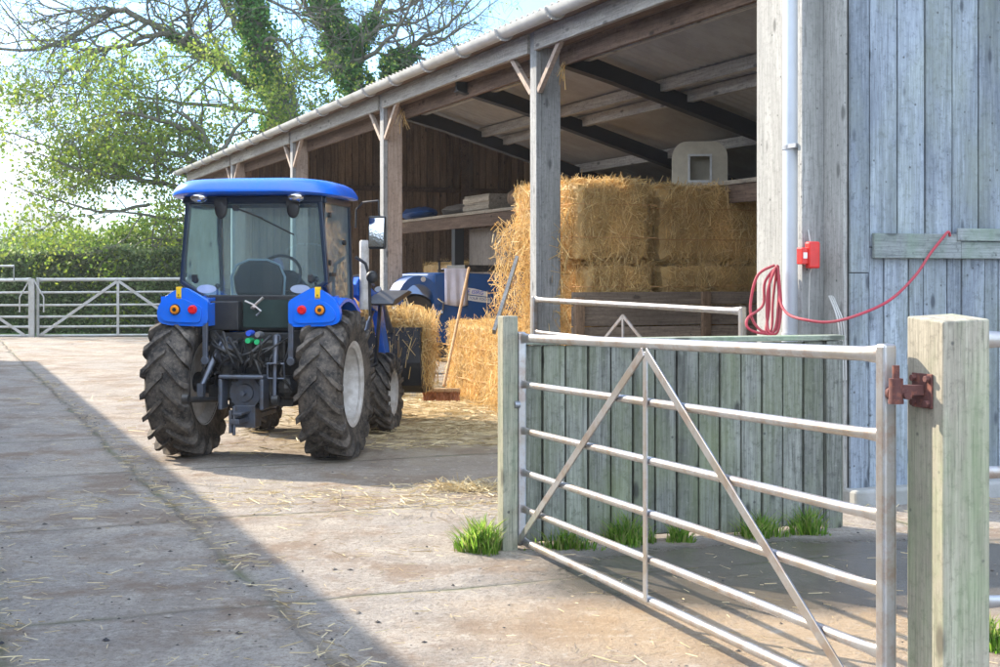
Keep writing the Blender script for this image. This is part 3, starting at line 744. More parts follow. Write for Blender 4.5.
# ------------------------------------------------------------------ straw bales
def straw_box(parent, x0, x1, y0, y1, z0, z1, n, name='straw', ln=(.08, .24), shag=.026, wd=.0052, mat='straw'):
    dims = np.array([x1-x0, y1-y0, z1-z0]); c0 = np.array([x0, y0, z0])
    areas = np.array([dims[1]*dims[2]]*2+[dims[0]*dims[2]]*2+[dims[0]*dims[1]]*2); fidx = rng.choice(6, n, p=areas/areas.sum())
    P = rng.uniform(size=(n, 3)); D = rng.normal(size=(n, 3)); ax = fidx//2; sgn = (fidx % 2).astype(float)
    ins = np.minimum(.07/dims, .2); ins[2] = .015; P = ins+P*(1-2*ins); P[np.arange(n), ax] = sgn; P = P*dims+c0
    Nn = np.zeros((n, 3)); Nn[np.arange(n), ax] = sgn*2-1
    D[np.arange(n), ax] *= .33
    up = ax != 2; D[up, 2] *= 1.5
    P += Nn*rng.uniform(-.01, shag, n)[:, None]
    P += np.sin(P[:, [1, 2, 0]]*9)*.012
    V = strands(P, D, rng.uniform(*ln, n), rng.uniform(.6, 1.3, n)*wd)
    Mw = np.array(WM[parent.name]); V = V@Mw[:3, :3].T+Mw[:3, 3]
    return quads(name, V, M[mat], parent)
def bale_core(parent, x0, x1, y0, y1, z0, z1, seed):
    r = random.Random(seed); q = MB(); n = 9; vs = []; idx = {}; fs = []
    def vid(i, j, k):
        if (i, j, k) not in idx:
            p = [x0+(x1-x0)*i/n, y0+(y1-y0)*j/n, z0+(z1-z0)*k/n]
            for a, (v, lo, hi) in enumerate(((i, x0, x1), (j, y0, y1), (k, z0, z1))):
                nb = sum(1 for q_ in (i, j, k) if q_ in (0, n))
                if v == 0: p[a] += r.uniform(0, .03)+(.025 if nb > 1 else 0)
                if v == n: p[a] -= r.uniform(0, .03)+(.025 if nb > 1 else 0)
            idx[(i, j, k)] = len(vs); vs.append(p)
        return idx[(i, j, k)]
    for a in range(n):
        for b in range(n):
            for s in (0, n):
                fs.append((vid(a, b, s), vid(a+1, b, s), vid(a+1, b+1, s), vid(a, b+1, s)))
                fs.append((vid(a, s, b), vid(a+1, s, b), vid(a+1, s, b+1), vid(a, s, b+1)))
                fs.append((vid(s, a, b), vid(s, a+1, b), vid(s, a+1, b+1), vid(s, a, b+1)))
    return q.add(vs, fs).build('core', M['bale_core'], parent)
def bale(label, t0, t1, k0, k1, h0, h1, n, rz=0, group='big square straw bales stacked in the near bay'):
    o = thing('straw_bale', label, 'straw bale', BW((t0+t1)/2, (k0+k1)/2, h0), TH+R(rz), group)
    hx, hy, hz_ = (t1-t0)/2, (k1-k0)/2, h1-h0; e = .012
    bale_core(o, -hx+e, hx-e, -hy+e, hy-e, 0.002, hz_-.004, int(t0*100+k0*10+h0*7))
    straw_box(o, -hx+e, hx-e, -hy+e, hy-e, .01, hz_-.01, int(n*1.35))
    q = MB()
    for i in range(2):
        z = hz_*(.3+.4*i); q.tube([(-hx-.01, -hy-.012, z), (hx+.01, -hy-.012, z), (hx+.01, hy+.01, z), (-hx-.012, hy+.01, z), (-hx-.012, -hy-.012, z)], .004, 5)
    q.build('twine', M['twine'], o); return o
H3 = [0, .82, 1.65, 2.49]
bale('sunlit straw bale on the top left of the big stack, left of the dark gap', .42, 1.33, -.16, 1.48, H3[2], H3[3], 9000)
bale('shaded straw bale on the top right of the big stack beside the pale jamb', 1.46, 2.78, .03, 1.48, H3[2], H3[3]-.03, 9000)
bale('straw bale in the middle course directly beneath the top left bale', .52, 1.35, -.19, 1.46, H3[1], H3[2], 8000)
bale('straw bale in the middle course right of the dark gap above the brown boards', 1.42, 2.78, -.08, 1.46, H3[1], H3[2], 7000)
bale('bottom bale of the big stack behind the nearest grey post', .31, 1.35, -.16, 1.46, H3[0], H3[1], 4500)
lo = bale('x', .52, 1.3, -.1, 1.3, .0, .4, 10)
for c_ in list(lo.children): bpy.data.objects.remove(c_)
lo.name = 'loose_straw'; lo['label'] = 'loose sunlit straw spilling down the left side of the big stack'; lo['category'] = 'loose straw'; del lo['group']; lo.location = BW(.36, .7); WM[lo.name] = WM[lo.name] if lo.name in WM else None
WM[lo.name] = Matrix.Translation(BW(.36, .7)) @ Matrix.Rotation(TH, 4, 'Z')
n_ = 3600; yy_ = rng.uniform(-.9, 1.0, n_); zz_ = rng.uniform(0, 1, n_)**1.3*2.1; xx_ = -.02-rng.uniform(0, 1, n_)**2*(.30-.11*zz_); Pl = np.stack([xx_, yy_, zz_], 1); Dl = rng.normal(size=(n_, 3))*[.5, .5, .5]; Dl[:, 2] -= .7
Vl = strands(Pl, Dl, rng.uniform(.1, .28, n_), .006); Ml = np.array(WM[lo.name]); quads('strands', Vl@Ml[:3, :3].T+Ml[:3, 3], M['straw'], lo)
bale('bright loose straw bale on the ground under the blue trailer, behind the broom', .34, 1.35, 1.62, 3.55, 0, .95, 9500, rz=-1)

pt = thing('timber_partition', 'wall of horizontal brown boards below the straw stack', 'partition', BW(.33, -.30), TH)
q = MB(); z = .02
for wd in (.2, .18, .22, .2, .19, .21, .14): q.box(0, 3.6, random.uniform(-.006, .004), .035, z, z+wd-.012); z += wd
q.build('boards', M['brown_wood_h'], pt, bevel=.003)
MB().box(1.45, 1.55, -.05, -.007, 0, 1.35).build('post', M['brown_wood'], pt, bevel=.004); MB().box(.0, .10, -.07, -.007, 0, 1.30).build('post', M['brown_wood'], pt, bevel=.004)

q = MB().bar(PX(517, 258, 14.75), PX(494, 332, 14.35), .10, .035, up=(1, 0, 0)); lb = recenter(q.build('leaning_plank', M['grey_wood'])); tag(lb, 'narrow grey plank leaning against the sunlit end of the straw stack', 'plank')

# kennel on the loft floor
kn = thing('plastic_hutch', 'cream moulded hutch with a rounded top and a square opening on the loft floor', 'hutch', BW(2.62, 1.18, 2.535), R(-6))
def rr(w_, h_, r_, n=6):
    out = [(-w_/2, 0), (w_/2, 0)]
    for cx, a0 in ((w_/2-r_, 0), (-w_/2+r_, 90)):
        for i in range(n+1): a = R(a0+90*i/n); out.append((cx+r_*math.cos(a), h_-r_+r_*math.sin(a)))
    return out
outer = rr(.62, .50, .17)
q = MB(); n = len(outer); hole = [(-.11, .06), (.11, .06), (.11, .33), (-.11, .33)]
# front plate with opening: built from four pieces
vs = [(x, -.3, z) for x, z in outer]+[(x, .0, z) for x, z in outer]; fs = [(i, (i+1) % n, n+(i+1) % n, n+i) for i in range(n)]+[tuple(range(n, 2*n))]
q.add(vs, fs); shell = q
def clip(poly, ax, val, keep):
    out = []
    for i in range(len(poly)):
        a, b = poly[i], poly[(i+1) % len(poly)]; ia = (a[ax] >= val) == keep; ib = (b[ax] >= val) == keep
        if ia: out.append(a)
        if ia != ib: f_ = (val-a[ax])/(b[ax]-a[ax]); out.append((a[0]+(b[0]-a[0])*f_, a[1]+(b[1]-a[1])*f_))
    return out
for piece in (clip(outer, 0, -.11, False), clip(outer, 0, .11, True), clip(clip(clip(outer, 0, -.11, True), 0, .11, False), 1, .33, True), [(-.11, 0), (.11, 0), (.11, .06), (-.11, .06)]):
    shell.prism(piece, 1, -.302, -.285)
shell.build('shell', M['cream_plastic'], kn)
q = MB()
for (x0, x1, z0, z1) in ((-.135, .135, .33, .355), (-.135, .135, .035, .06), (-.135, -.11, .06, .33), (.11, .135, .06, .33)): q.box(x0, x1, -.315, -.303, z0, z1)
q.build('door_frame', M['white'], kn)

# things on / under the loft
def sack(label, t_, k, h, sx, sy, sz, mat, rz=0, name='feed_sack', cat='sack'):
    q = MB(); q.sphere((0, 0, sz/2), (sx/2, sy/2, sz/2), 14, 8)
    r = random.Random(k*31)
    q.v = [(v[0]*(1+r.uniform(-.06, .06)), v[1]*(1+r.uniform(-.06, .06)), max(0, v[2]+r.uniform(-.02, .02))) for v in q.v]
    o = q.build(name, M[mat], smooth=True); o.location = BW(t_, k, h); o.rotation_euler = (0, 0, TH+R(rz)); tag(o, label, cat); return o
sack('slumped tan sack at the right end of the visible loft shelf', 2.75, 6.6, 2.535, .5, .9, .34, 'brown_wood', name='feed_sack')
sack('dull blue sheet bundled on the left of the loft shelf by the pinkish post', 2.7, 11.5, 2.535, .5, 1.5, .24, 'blue_old', name='sheet_bundle', cat='sheet')
sack('dark bundle between the blue sheet and the wooden crate on the loft', 2.8, 9.6, 2.535, .5, 1.2, .2, 'ply', name='sheet_bundle', cat='bundle')
o = MB().box(-.25, .25, -.55, .55, 0, .26); o.box(-.27, -.252, -.57, .57, .02, .1); o.box(-.27, -.252, -.57, .57, .14, .22)
o = o.build('wooden_crate', M['plank'], None, bevel=.006); o.location = BW(2.65, 7.75, 2.535); o.rotation_euler = (0, 0, TH); tag(o, 'pale slatted wooden crate on the loft shelf above the blue trailer', 'crate')
o = bale('brown straw bale in the shade under the loft left of the dark post', 2.7, 3.7, 9.2, 11.4, .7, 1.75, 2500, group='bales under the loft')
bale('shaded straw bale carrying the one under the loft left of the dark post', 2.7, 3.7, 9.2, 11.4, 0, .68, 1200, group='bales under the loft')

# ------------------------------------------------------------------ blue trailer in the barn
tr = thing('farm_trailer', 'blue metal farm trailer with a rounded mudguard and worn white lettering inside the barn', 'trailer', BW(.67, 4.5), TH)
q = MB(); q.prism([(-.12, .62), (2.0, .62), (2.0, 1.50), (.05, 1.56), (-.12, 1.54)], 1, 0, 1.5)
q.build('body', M['blue_old'], tr, bevel=.02, seg=3)
q = MB(); arc = [(-.34+.30*math.cos(R(a)), 1.14+.38*math.sin(R(a))) for a in range(0, 181, 15)]; arc2 = [(-.34+.22*math.cos(R(a)), 1.14+.27*math.sin(R(a))) for a in range(180, -1, -15)]
q.prism(arc+arc2, 1, -.03, .4); q.build('mudguard', M['blue_old'], tr, smooth=True)
q = MB(); q.lathe([(0, .15), (.0, .27), (.03, .30), (.17, .30), (.2, .27), (.2, .15)], (-.34, .08, .98), 1, 24)
wh = q.build('wheel', M['black'], tr, smooth=True)
q = MB(); q.lathe([(-.01, .16), (.0, .17), (.01, .05), (.18, .05)], (-.34, .07, .98), 1, 20); o = q.build('rim', M['chrome'], tr, smooth=True); o.parent = wh
q = MB(); q.tube([(-.08, -.04, 1.22), (-.01, -.06, 1.16), (-.03, -.08, 1.02), (-.15, -.1, .97), (-.5, -.08, .93)], .016, 8); q.tube([(-.5, .02, .95), (-.46, -.03, 1.1), (-.52, -.03, 1.25)], .02, 8); q.build('hoop', M['chrome'], tr, smooth=True)
q = MB(); q.box(-.05, 2.0, -.012, .05, 1.565, 1.60); q.box(.35, 2.0, .1, .8, 1.60, 1.66); q.box(-.06, -.03, -.02, .0, 1.56, 1.72); q.box(-.06, .10, -.02, .0, 1.70, 1.72); q.build('top_rail', M['black_iron'], tr)
q = MB(); q.box(-.2, 1.9, .2, 1.3, .42, .62); q.box(-.95, -.2, .35, .5, .78, .84); q.build('chassis', M['iron_grey'], tr)
q = MB()
for y in (.3, 1.2): q.lathe([(0, .06), (0, .3), (.04, .33), (.16, .33), (.2, .3), (.2, .06)], (1.5, y, .33), 1, 24)
q.build('wheel', M['black'], tr, smooth=True)
MB().lathe([(0, .0), (0, .035)], (-.28, -.035, 1.47), 1, 16).build('badge', M['white'], tr)
q = MB()
q.prism([(.33, 1.36), (.45, 1.345), (.64, 1.30), (.64, 1.235), (.33, 1.275)], 1, -.003, 0)
q.prism([(.31, 1.262), (.68, 1.22), (.68, 1.15), (.5, 1.17), (.31, 1.20)], 1, -.003, 0)
lp_ = q.build('lettering_plate', M['white'], tr)
def text(body, size, loc, rot, mat, parent, name='lettering'):
    cu = bpy.data.curves.new(name, 'FONT'); cu.body = body; cu.size = size; cu.extrude = .001; cu.shear = .15
    ob = bpy.data.objects.new(name, cu); COL.objects.link(ob); dg = bpy.context.evaluated_depsgraph_get()
    me = bpy.data.meshes.new_from_object(ob.evaluated_get(dg)); bpy.data.objects.remove(ob)
    me.transform(Matrix.Translation(Vector(loc)) @ Euler(rot).to_matrix().to_4x4()); me.materials.clear(); me.materials.append(mat)
    o = bpy.data.objects.new(name, me); COL.objects.link(o); o.parent = parent; return o
text('E ISIRG', .075, (.345, -.006, 1.285), (R(90), R(6), 0), M['blue_plastic'], lp_)
text('T TOUR TOOLS', .048, (.325, -.006, 1.212), (R(90), R(6), 0), M['blue_old'], lp_)

# towel over the trailer edge
q = MB(); n = 12; vs = []
cols_ = [(i/n) for i in range(n+1)]; rows = [0, .04, .12, .25, .38, .47]
for a in (0,):
    for v in rows:
        for u in cols_: vs.append((.02+.33*u+(.01*v), -.02-.014*math.sin(u*17)*min(1, v*6), 1.612-v-(.03*math.sin(u*2.5) if v > .4 else 0)))
fs = [(j*(n+1)+i, j*(n+1)+i+1, (j+1)*(n+1)+i+1, (j+1)*(n+1)+i) for j in range(len(rows)-1) for i in range(n)]
base = len(vs)
for u in cols_: vs.append((.02+.33*u, .06, 1.612))
for u in cols_: vs.append((.02+.33*u, .10, 1.604))
fs += [(i, i+1, base+i+1, base+i) for i in range(n)]+[(base+i, base+i+1, base+n+1+i+1, base+n+1+i) for i in range(n)]
to = MB().add(vs, fs).build('towel', M['cloth'], None, smooth=True, solid=.006)
to.location = BW(.67, 4.5); to.rotation_euler = (0, 0, TH); tag(to, 'pale lilac cloth hanging over the edge of the blue trailer', 'towel')

# broom leaning on the bale
bt = PX(469, 268, 17.1); bb = PX(444, 383, 15.6); br = thing('yard_broom', 'long handled yard broom leaning on the bright bale with its bristles down', 'broom', (bb.x-.02, bb.y, 0), 0)
MB().tube([bt, bb+Vector((0, 0, -.03))], .018, 10).build('handle', M['handle'], br, smooth=True, world=True)
q = MB(); hx = bb.x-.02; q.box(hx-.22, hx+.20, bb.y-.04, bb.y+.04, bb.z-.10, bb.z-.06); q.build('head', M['handle'], br, bevel=.008, world=True)
n = 900; P = np.stack([rng.uniform(hx-.21, hx+.19, n), rng.uniform(bb.y-.035, bb.y+.035, n), np.full(n, bb.z-.14)], 1); D = rng.normal(size=(n, 3))*[.25, .3, .1]; D[:, 2] = 1
quads('bristles', strands(P, D, rng.uniform(.05, .13, n), .007), plain_b := plain('red_brown_bristle', (.40, .17, .08), .8), br)
# pale pallet boards behind the broom
q = MB()
for j in range(3): q.box(-.32, .32, -.35+j*.28, -.35+j*.28+.2, .10, .125)
for x in (-.3, 0, .24): q.box(x, x+.08, -.35, .42, 0, .10)
pl = q.build('pallet', M['cream_wood'], None); pl.location = BW(.0, 4.0, 0)+Vector((-.25, 0, 0)); pl.rotation_euler = (0, 0, TH-R(8)); tag(pl, 'small pale pallet on the ground left of the broom', 'pallet')
# ------------------------------------------------------------------ tractor (x right, y forward)
t = MT('tyre_rubber'); v = t.tc(); n1 = t.noise(v, 9, 8, .7)
c = t.mix(t.ramp(n1, [(.40, 0.), (.62, 1.)]), (.03, .028, .027), (.13, .11, .09)); c = t.mix(t.ramp(t.noise(v, 40, 5, .7), [(.5, 0.), (.7, .5)]), c, (.24, .20, .16))
t.set(c, .85, spec=.3); t.bump(t.noise(v, 60, 5), .4, .006); M['tyre'] = t.m
tra = thing('tractor', 'blue compact tractor with a glazed cab and muddy tyres seen from behind', 'tractor', (-2.02, 11.70, 0), -R(8.1))

def wheel(cx, cy, Rr, W, side, nl, rimr):
    cz = Rr; w_ = W/2; q = MB(); rc = Rr-.042
    root = bpy.data.objects.new('wheel', None)
    prof = [(-w_*.62, rimr*.98), (-w_*.80, rimr*1.02), (-w_*.97, (rimr+Rr)/2), (-w_*.94, rc-.05), (-w_*.80, rc-.015), (-w_*.4, rc+.004), (0, rc+.008), (w_*.4, rc+.004), (w_*.80, rc-.015), (w_*.94, rc-.05), (w_*.97, (rimr+Rr)/2), (w_*.80, rimr*1.02), (w_*.62, rimr*.98)]
    q.lathe(prof, (cx, cy, cz), 0, 64, cap=False)
    # chevron lugs
    da = .30*.62/Rr
    for k in range(nl):
        for s in (-1, 1):
            a0 = 2*math.pi*(k+(.5 if s > 0 else 0))/nl
            st = [(-.02, 0, 0), (.25, .25, 0), (.5, .5, 0), (.75, .78, .002), (.93, .98, .012), (1.01, 1.05, .055), (1.0, 1.1, .105)]
            vs = []
            for u, f, dr in st:
                x = cx+s*u*w_; ang = a0+f*da; wdt = (.021+.008*u)/Rr
                base = rc-.02-dr*1.05 if u < .9 else rc-.03-dr*1.0
                top = Rr-dr*(1.0) - (.004 if u < .1 else 0)
                xo = s*(.012 if u > .92 else 0)
                for r_, aw, xx in ((base, wdt*1.15, -xo), (top, wdt*.8, xo), (top, -wdt*.8, xo), (base, -wdt*1.15, -xo)):
                    aa = ang+aw
                    vs.append((x+xx, cy+r_*math.cos(aa), cz+r_*math.sin(aa)))
            m = len(st); fs = [(i*4+j, i*4+(j+1) % 4, (i+1)*4+(j+1) % 4, (i+1)*4+j) for i in range(m-1) for j in range(4)]+[(0, 1, 2, 3), tuple((m-1)*4+j for j in (3, 2, 1, 0))]
            q.add(vs, fs)
    ty = q.build('wheel', M['tyre'], tra); sm(ty.data, 28); ty.name = 'wheel'
    q = MB(); o = side
    prof = [(o*w_*.70, rimr*.90), (o*w_*.84, rimr*1.05), (o*w_*.80, rimr*.98), (o*w_*.62, rimr*.92), (o*w_*.2, rimr*.88), (-o*w_*.10, rimr*.84), (-o*w_*.22, rimr*.60), (-o*w_*.02, rimr*.42), (-o*w_*.02, .0)]
    q.lathe(prof, (cx, cy, cz), 0, 40, cap=False)
    prof = [(-o*w_*.84, rimr*1.05), (-o*w_*.62, rimr*.92), (-o*w_*.45, rimr*.86), (-o*w_*.42, rimr*.55), (-o*w_*.3, .0)]
    q.lathe(prof, (cx, cy, cz), 0, 40, cap=False)
    for k in range(8):
        a = 2*math.pi*k/8; q.lathe([(-o*w_*.1, .016), (o*w_*.10, .016)], (cx, cy+rimr*.33*math.cos(a), cz+rimr*.33*math.sin(a)), 0, 6)
    q.lathe([(-o*w_*.1, .07), (o*w_*.25, .055)], (cx, cy, cz), 0, 16)
    r_ = q.build('rim', M['rim'], tra, smooth=True); r_.parent = ty
for s in (-1, 1):
    wheel(s*.665, 0, .615, .37, s, 19, .34); wheel(s*.61, 1.97, .385, .26, s, 17, .225)

# transmission, axle
q = MB(); q.box(-.17, .17, -.26, 1.3, .42, .84); q.lathe([(-.55, .085), (-.3, .10), (-.2, .15), (.2, .15), (.3, .10), (.55, .085)], (0, 0, .615), 0, 20)
q.box(-.30, .30, -.22, .10, .80, .98); q.box(-.22, .22, -.31, -.2, .5, .8)
q.build('transmission', M['black_iron'], tra, bevel=.02)
# PTO guard
q = MB(); W0, W1, z0, z1 = .19, .155, .43, .71
for (xa, xb, za, zb) in ((-W0, W0, z1-.03, z1), (-W0, -W1, z0, z1-.03), (W1, W0, z0, z1-.03)): q.box(xa, xb, -.46, -.30, za, zb)
q.build('pto_guard', M['iron_grey'], tra, bevel=.012, seg=3)
q = MB(); q.lathe([(-.34, .13), (-.31, .13)], (0, 0, .56), 1, 24); q.lathe([(-.36, .07), (-.34, .075)], (0, 0, .56), 1, 20); q.lathe([(-.42, .02), (-.36, .02)], (0, 0, .56), 1, 12)
for x, z in ((-.11, .49), (.11, .49), (-.11, .64), (.11, .64)): q.lathe([(-.33, .012), (-.3, .012)], (x, 0, z), 1, 6)
q.build('pto_shaft', M['iron_grey'], tra, smooth=True)
# drawbar, lower links, lift rods, top link bracket
q = MB(); q.box(-.035, .035, -.60, .4, .33, .37); q.box(-.05, -.03, -.60, -.5, .26, .44); q.box(-.05, .05, -.58, -.3, .40, .42); q.lathe([(.24, .014), (.47, .014)], (-.02, -.56, 0), 2, 10)
q.box(-.09, .09, -.36, -.2, .28, .46); q.build('drawbar', M['iron_grey'], tra, bevel=.004)
for s in (-1, 1):
    q = MB(); q.tube([(s*.18, .0, .50), (s*.26, -.35, .50), (s*.36, -.66, .53)], [.024, .022, .024], 8); q.lathe([(-.025, .04), (.025, .04)], (s*.365, -.70, .535), 0, 16)
    q.build('lower_link', M['black_iron'], tra, smooth=True)
q = MB(); q.tube([(-.20, -.10, .98), (-.24, -.24, .96)], .035, 8); q.tube([(-.24, -.24, .96), (-.28, -.34, .80), (-.34, -.44, .60)], [.02, .026, .02], 10); q.box(-.36, -.31, -.47, -.41, .50, .64)
q.build('lift_rod', M['iron_grey'], tra, smooth=True)
q = MB(); q.tube([(.20, -.10, 1.0), (.24, -.26, 1.0)], .035, 8); q.tube([(.24, -.28, 1.02), (.25, -.34, .80)], .026, 10); q.tube([(.25, -.34, .80), (.27, -.42, .52)], .016, 8)
q.tube([(.19, -.36, .80), (.33, -.36, .80), (.335, -.36, .68), (.195, -.36, .68), (.19, -.36, .80)], .010, 6)
q.build('lift_rod', M['iron_grey'], tra, smooth=True)
q = MB(); q.box(-.06, .06, -.34, -.24, .74, .98); q.tube([(-.05, -.36, .78), (0, -.38, .96), (.05, -.36, .78)], .014, 6); q.tube([(0, -.36, .9), (.10, -.37, .82), (.14, -.36, .70)], .018, 8)
q.tube([(-.20, -.3, 1.05), (-.12, -.42, .92), (-.02, -.40, .88), (-.02, -.34, .72)], .012, 6); q.tube([(-.26, -.3, 1.04), (-.16, -.45, 1.0), (-.08, -.40, .8), (-.14, -.34, .68)], .010, 6)
q.tube([(.1, -.3, 1.05), (.16, -.42, .95), (.12, -.38, .84), (.2, -.3, .74)], .011, 6); q.tube([(.34, -.2, 1.0), (.36, -.34, .9), (.30, -.36, .72), (.38, -.3, .58)], .011, 6)
q.tube([(-.34, -.2, .9), (-.36, -.34, .78), (-.30, -.36, .66)], .011, 6)
rr9 = random.Random(4)
for i in range(11):
    xa, xb = rr9.uniform(-.3, .33), rr9.uniform(-.3, .33); za, zb = rr9.uniform(.9, 1.06), rr9.uniform(.6, .85)
    q.tube(catmull([(xa, -.2, za), (xa+rr9.uniform(-.06, .06), rr9.uniform(-.36, -.28), (za*2+zb)/3+.04), ((xa+xb)/2, rr9.uniform(-.42, -.33), (za+zb)/2), (xb, -.26, zb)], 5), rr9.choice((.008, .010, .013)), 6)
for i in range(9): x, z = rr9.uniform(-.26, .30), rr9.uniform(.66, 1.0); q.lathe([(-.40, .012), (-.36, .018), (-.30, .018)], (x, 0, z), 1, 6)
q.build('linkage', M['black_iron'], tra, smooth=True)
q = MB(); q.sphere((-.185, -.28, .86), (.075, .06, .10), 16, 10); q.build('reservoir', M['iron_grey'], tra, smooth=True)
q = MB()
for x in (-.30, .37, .42): q.box(x-.03, x+.03, -.26, -.10, .80, 1.06)
for x, z in ((-.32, .74), (.32, .62), (-.30, .55), (.30, .5), (.40, .75)): q.box(x-.06, x+.06, -.2, .1, z-.06, z+.06)
q.sphere((.32, -.22, .60), (.10, .1, .10)); q.box(-.36, .36, -.14, -.02, .62, 1.04); q.tube([(-.15, -.3, 1.0), (-.05, -.44, .93), (.0, -.4, .8)], .016, 6); q.tube([(.2, -.3, 1.02), (.1, -.46, .9), (.06, -.4, .78)], .016, 6); q.box(-.12, -.04, -.36, -.26, .76, .92); q.box(.06, .14, -.36, -.26, .74, .9); q.lathe([(-.3, .05), (-.1, .05)], (-.34, 0, .72), 1, 14)
q.build('hydraulics', M['black_iron'], tra, bevel=.012)
for nm, mt, x, z in (('coupler', 'blue_plastic', .045, 1.045), ('coupler', 'green_plastic', .04, .985), ('coupler', 'green_plastic', .115, .975), ('coupler', 'galv', .12, 1.035)):
    MB().lathe([(-.40, .022), (-.33, .026), (-.28, .02)], (x, 0, z), 1, 12).build(nm, M[mt], tra, smooth=True)
# side brackets under fenders
for s, x in ((-1, -.335), (1, .385)):
    q = MB(); q.box(x-.022, x+.022, -.36, -.33, .82, 1.13); q.lathe([(-.365, .035), (-.33, .035)], (x, 0, .82), 1, 16); q.build('bracket', M['iron_grey'], tra, bevel=.006)
# dark panel below cab and little lower window
q = MB(); q.prism([(-.44, 1.05), (.44, 1.05), (.42, 1.35), (-.42, 1.35)], 1, -.04, -.02)
q.box(-.42, -.12, -.16, -.05, 1.06, 1.30); q.box(.30, .42, -.14, -.05, 1.04, 1.32); q.build('rear_panel', M['black'], tra, bevel=.01)
q = MB(); q.box(-.11, .29, -.062, -.052, 1.08, 1.31); q.build('lower_window', M['dark_glass'], tra)
q = MB(); q.tube([(-.08, -.1, 1.30), (.0, -.13, 1.27), (.06, -.12, 1.22), (.02, -.11, 1.18)], .010, 6); q.tube([(-.02, -.12, 1.24), (.08, -.12, 1.33)], .012, 6); q.sphere((.0, -.12, 1.25), .022); q.build('release_handle', M['galv'], tra, smooth=True)

# fenders
def fender(s):
    xi, xo = s*.365, s*.79; q = MB()
    # rear drop panel outline (x, z)
    poly = [(xi, 1.095), (s*.70, 1.105), (xo, 1.13), (s*.80, 1.24), (s*.74, 1.33), (s*.66, 1.385), (s*.57, 1.42), (xi+s*.04, 1.33), (xi, 1.30)]
    q.prism(rounded(poly, .07), 1, -.36, -.30); q.prism(rounded([(xi+(x-xi)*.8+s*.05, 1.1+(z-1.1)*.62+.03) for x, z in poly], .05), 1, -.378, -.358)
    o1 = q
    # arch over the tyre
    def arc(r, n=14): return [(r*math.cos(R(a)), .615+r*math.sin(R(a))) for a in np.linspace(118, 20, n)]
    A = arc(.71); B = arc(.68); vs = []
    top = [(-.34, 1.34)]+A; bot = [(-.34, 1.31)]+B
    vs = [(xo-s*.02, y, z) for y, z in top]+[(s*.50, y, z+.02) for y, z in top]+[(s*.50, y, z) for y, z in bot]+[(xo-s*.02, y, z-.0) for y, z in bot]
    n = len(top); fs = []
    for L_ in range(4):
        a, b = L_*n, ((L_+1) % 4)*n
        fs += [(a+i, a+i+1, b+i+1, b+i) for i in range(n-1)]
    fs += [(0, n, 2*n, 3*n), (n-1, 2*n-1, 3*n-1, 4*n-1)]
    o1.add(vs, fs)
    # inner side wall up to the cab
    o1.prism([(-.34, 1.10), (-.34, 1.40), (.0, 1.40), (.62, 1.10), (.62, .80), (.45, .95), (.2, 1.10)][:0] or [(-.34, 1.10), (-.34, 1.27), (.0, 1.30), (.62, 1.10), (.62, .80), (.45, .95), (.2, 1.10)], 0, xi+s*.01, xi+s*.05)
    o1.prism([(-.30, 1.28), (-.25, 1.32), (.35, 1.34), (.5, 1.22), (.3, 1.26)], 0, xi+s*.05, s*.60)
    f = o1.build('fender', M['blue'], tra, bevel=.022, seg=4)
    q = MB(); q.lathe([(-.410, .028), (-.400, .036), (-.375, .038)], (s*.635, 0, 1.235), 1, 24); o = q.build('indicator', M['amber'], tra, smooth=True); o.parent = f
    q = MB(); q.lathe([(-.415, .016), (-.405, .018)], (s*.635+.004, 0, 1.235), 1, 12); q.lathe([(-.388, .044), (-.37, .047)], (s*.635, 0, 1.235), 1, 24); o = q.build('indicator_rim', M['rust' if 0 else 'black'], tra); o.parent = f
    q = MB(); q.lathe([(-.410, .026), (-.400, .035), (-.375, .038)], (s*.485, 0, 1.235), 1, 24); o = q.build('tail_lamp', M['redlens'], tra, smooth=True); o.parent = f
    q = MB(); q.box(s*.61-.022, s*.61+.022, -.366, -.3615, 1.335, 1.41) ; q.box(s*.61-.024, s*.61+.024, -.36, -.34, 1.32, 1.42); o = q.build('reflector', M['yellow'], tra, bevel=.004); o.parent = f
    q = MB(); q.box(s*.61-.004, s*.61+.004, -.369, -.3662, 1.345, 1.36); o = q.build('reflector_mark', M['black'], tra); o.parent = f
fender(-1); fender(1)

# cab frame
q = MB()
rear_out = [(-.43, 1.305), (.43, 1.305), (.645, 1.45), (.59, 2.16), (-.59, 2.16), (-.645, 1.45)]
rear_in = [(-.405, 1.345), (.405, 1.345), (.608, 1.47), (.553, 2.11), (-.553, 2.11), (-.608, 1.47)]
def ring(q, a, b, y0, y1):
    n = len(a); vs = [(x, y0, z) for x, z in a]+[(x, y0, z) for x, z in b]+[(x, y1, z) for x, z in a]+[(x, y1, z) for x, z in b]
    fs = []
    for i in range(n):
        j = (i+1) % n; fs += [(i, j, n+j, n+i), (2*n+i, 2*n+j, 3*n+j, 3*n+i), (i, j, 2*n+j, 2*n+i), (n+i, n+j, 3*n+j, 3*n+i)]
    q.add(vs, fs)
ring(q, rear_out, rear_in, -.02, .035)
for s in (-1, 1):
    q.bar((s*.60, .94, 1.0), (s*.60, .80, 2.16), .05, .05); q.bar((s*.60, .0, 2.14), (s*.60, .82, 2.14), .05, .05)
    q.bar((s*.60, .02, 1.43), (s*.60, .45, 1.15), .04, .04); q.bar((s*.60, .45, 1.15), (s*.60, .94, 1.0), .04, .04)
q.bar((-.6, .80, 2.14), (.6, .80, 2.14), .05, .05); q.bar((-.6, .94, 1.25), (.6, .94, 1.25), .05, .06)
q.build('cab_frame', M['frame'], tra, bevel=.01)
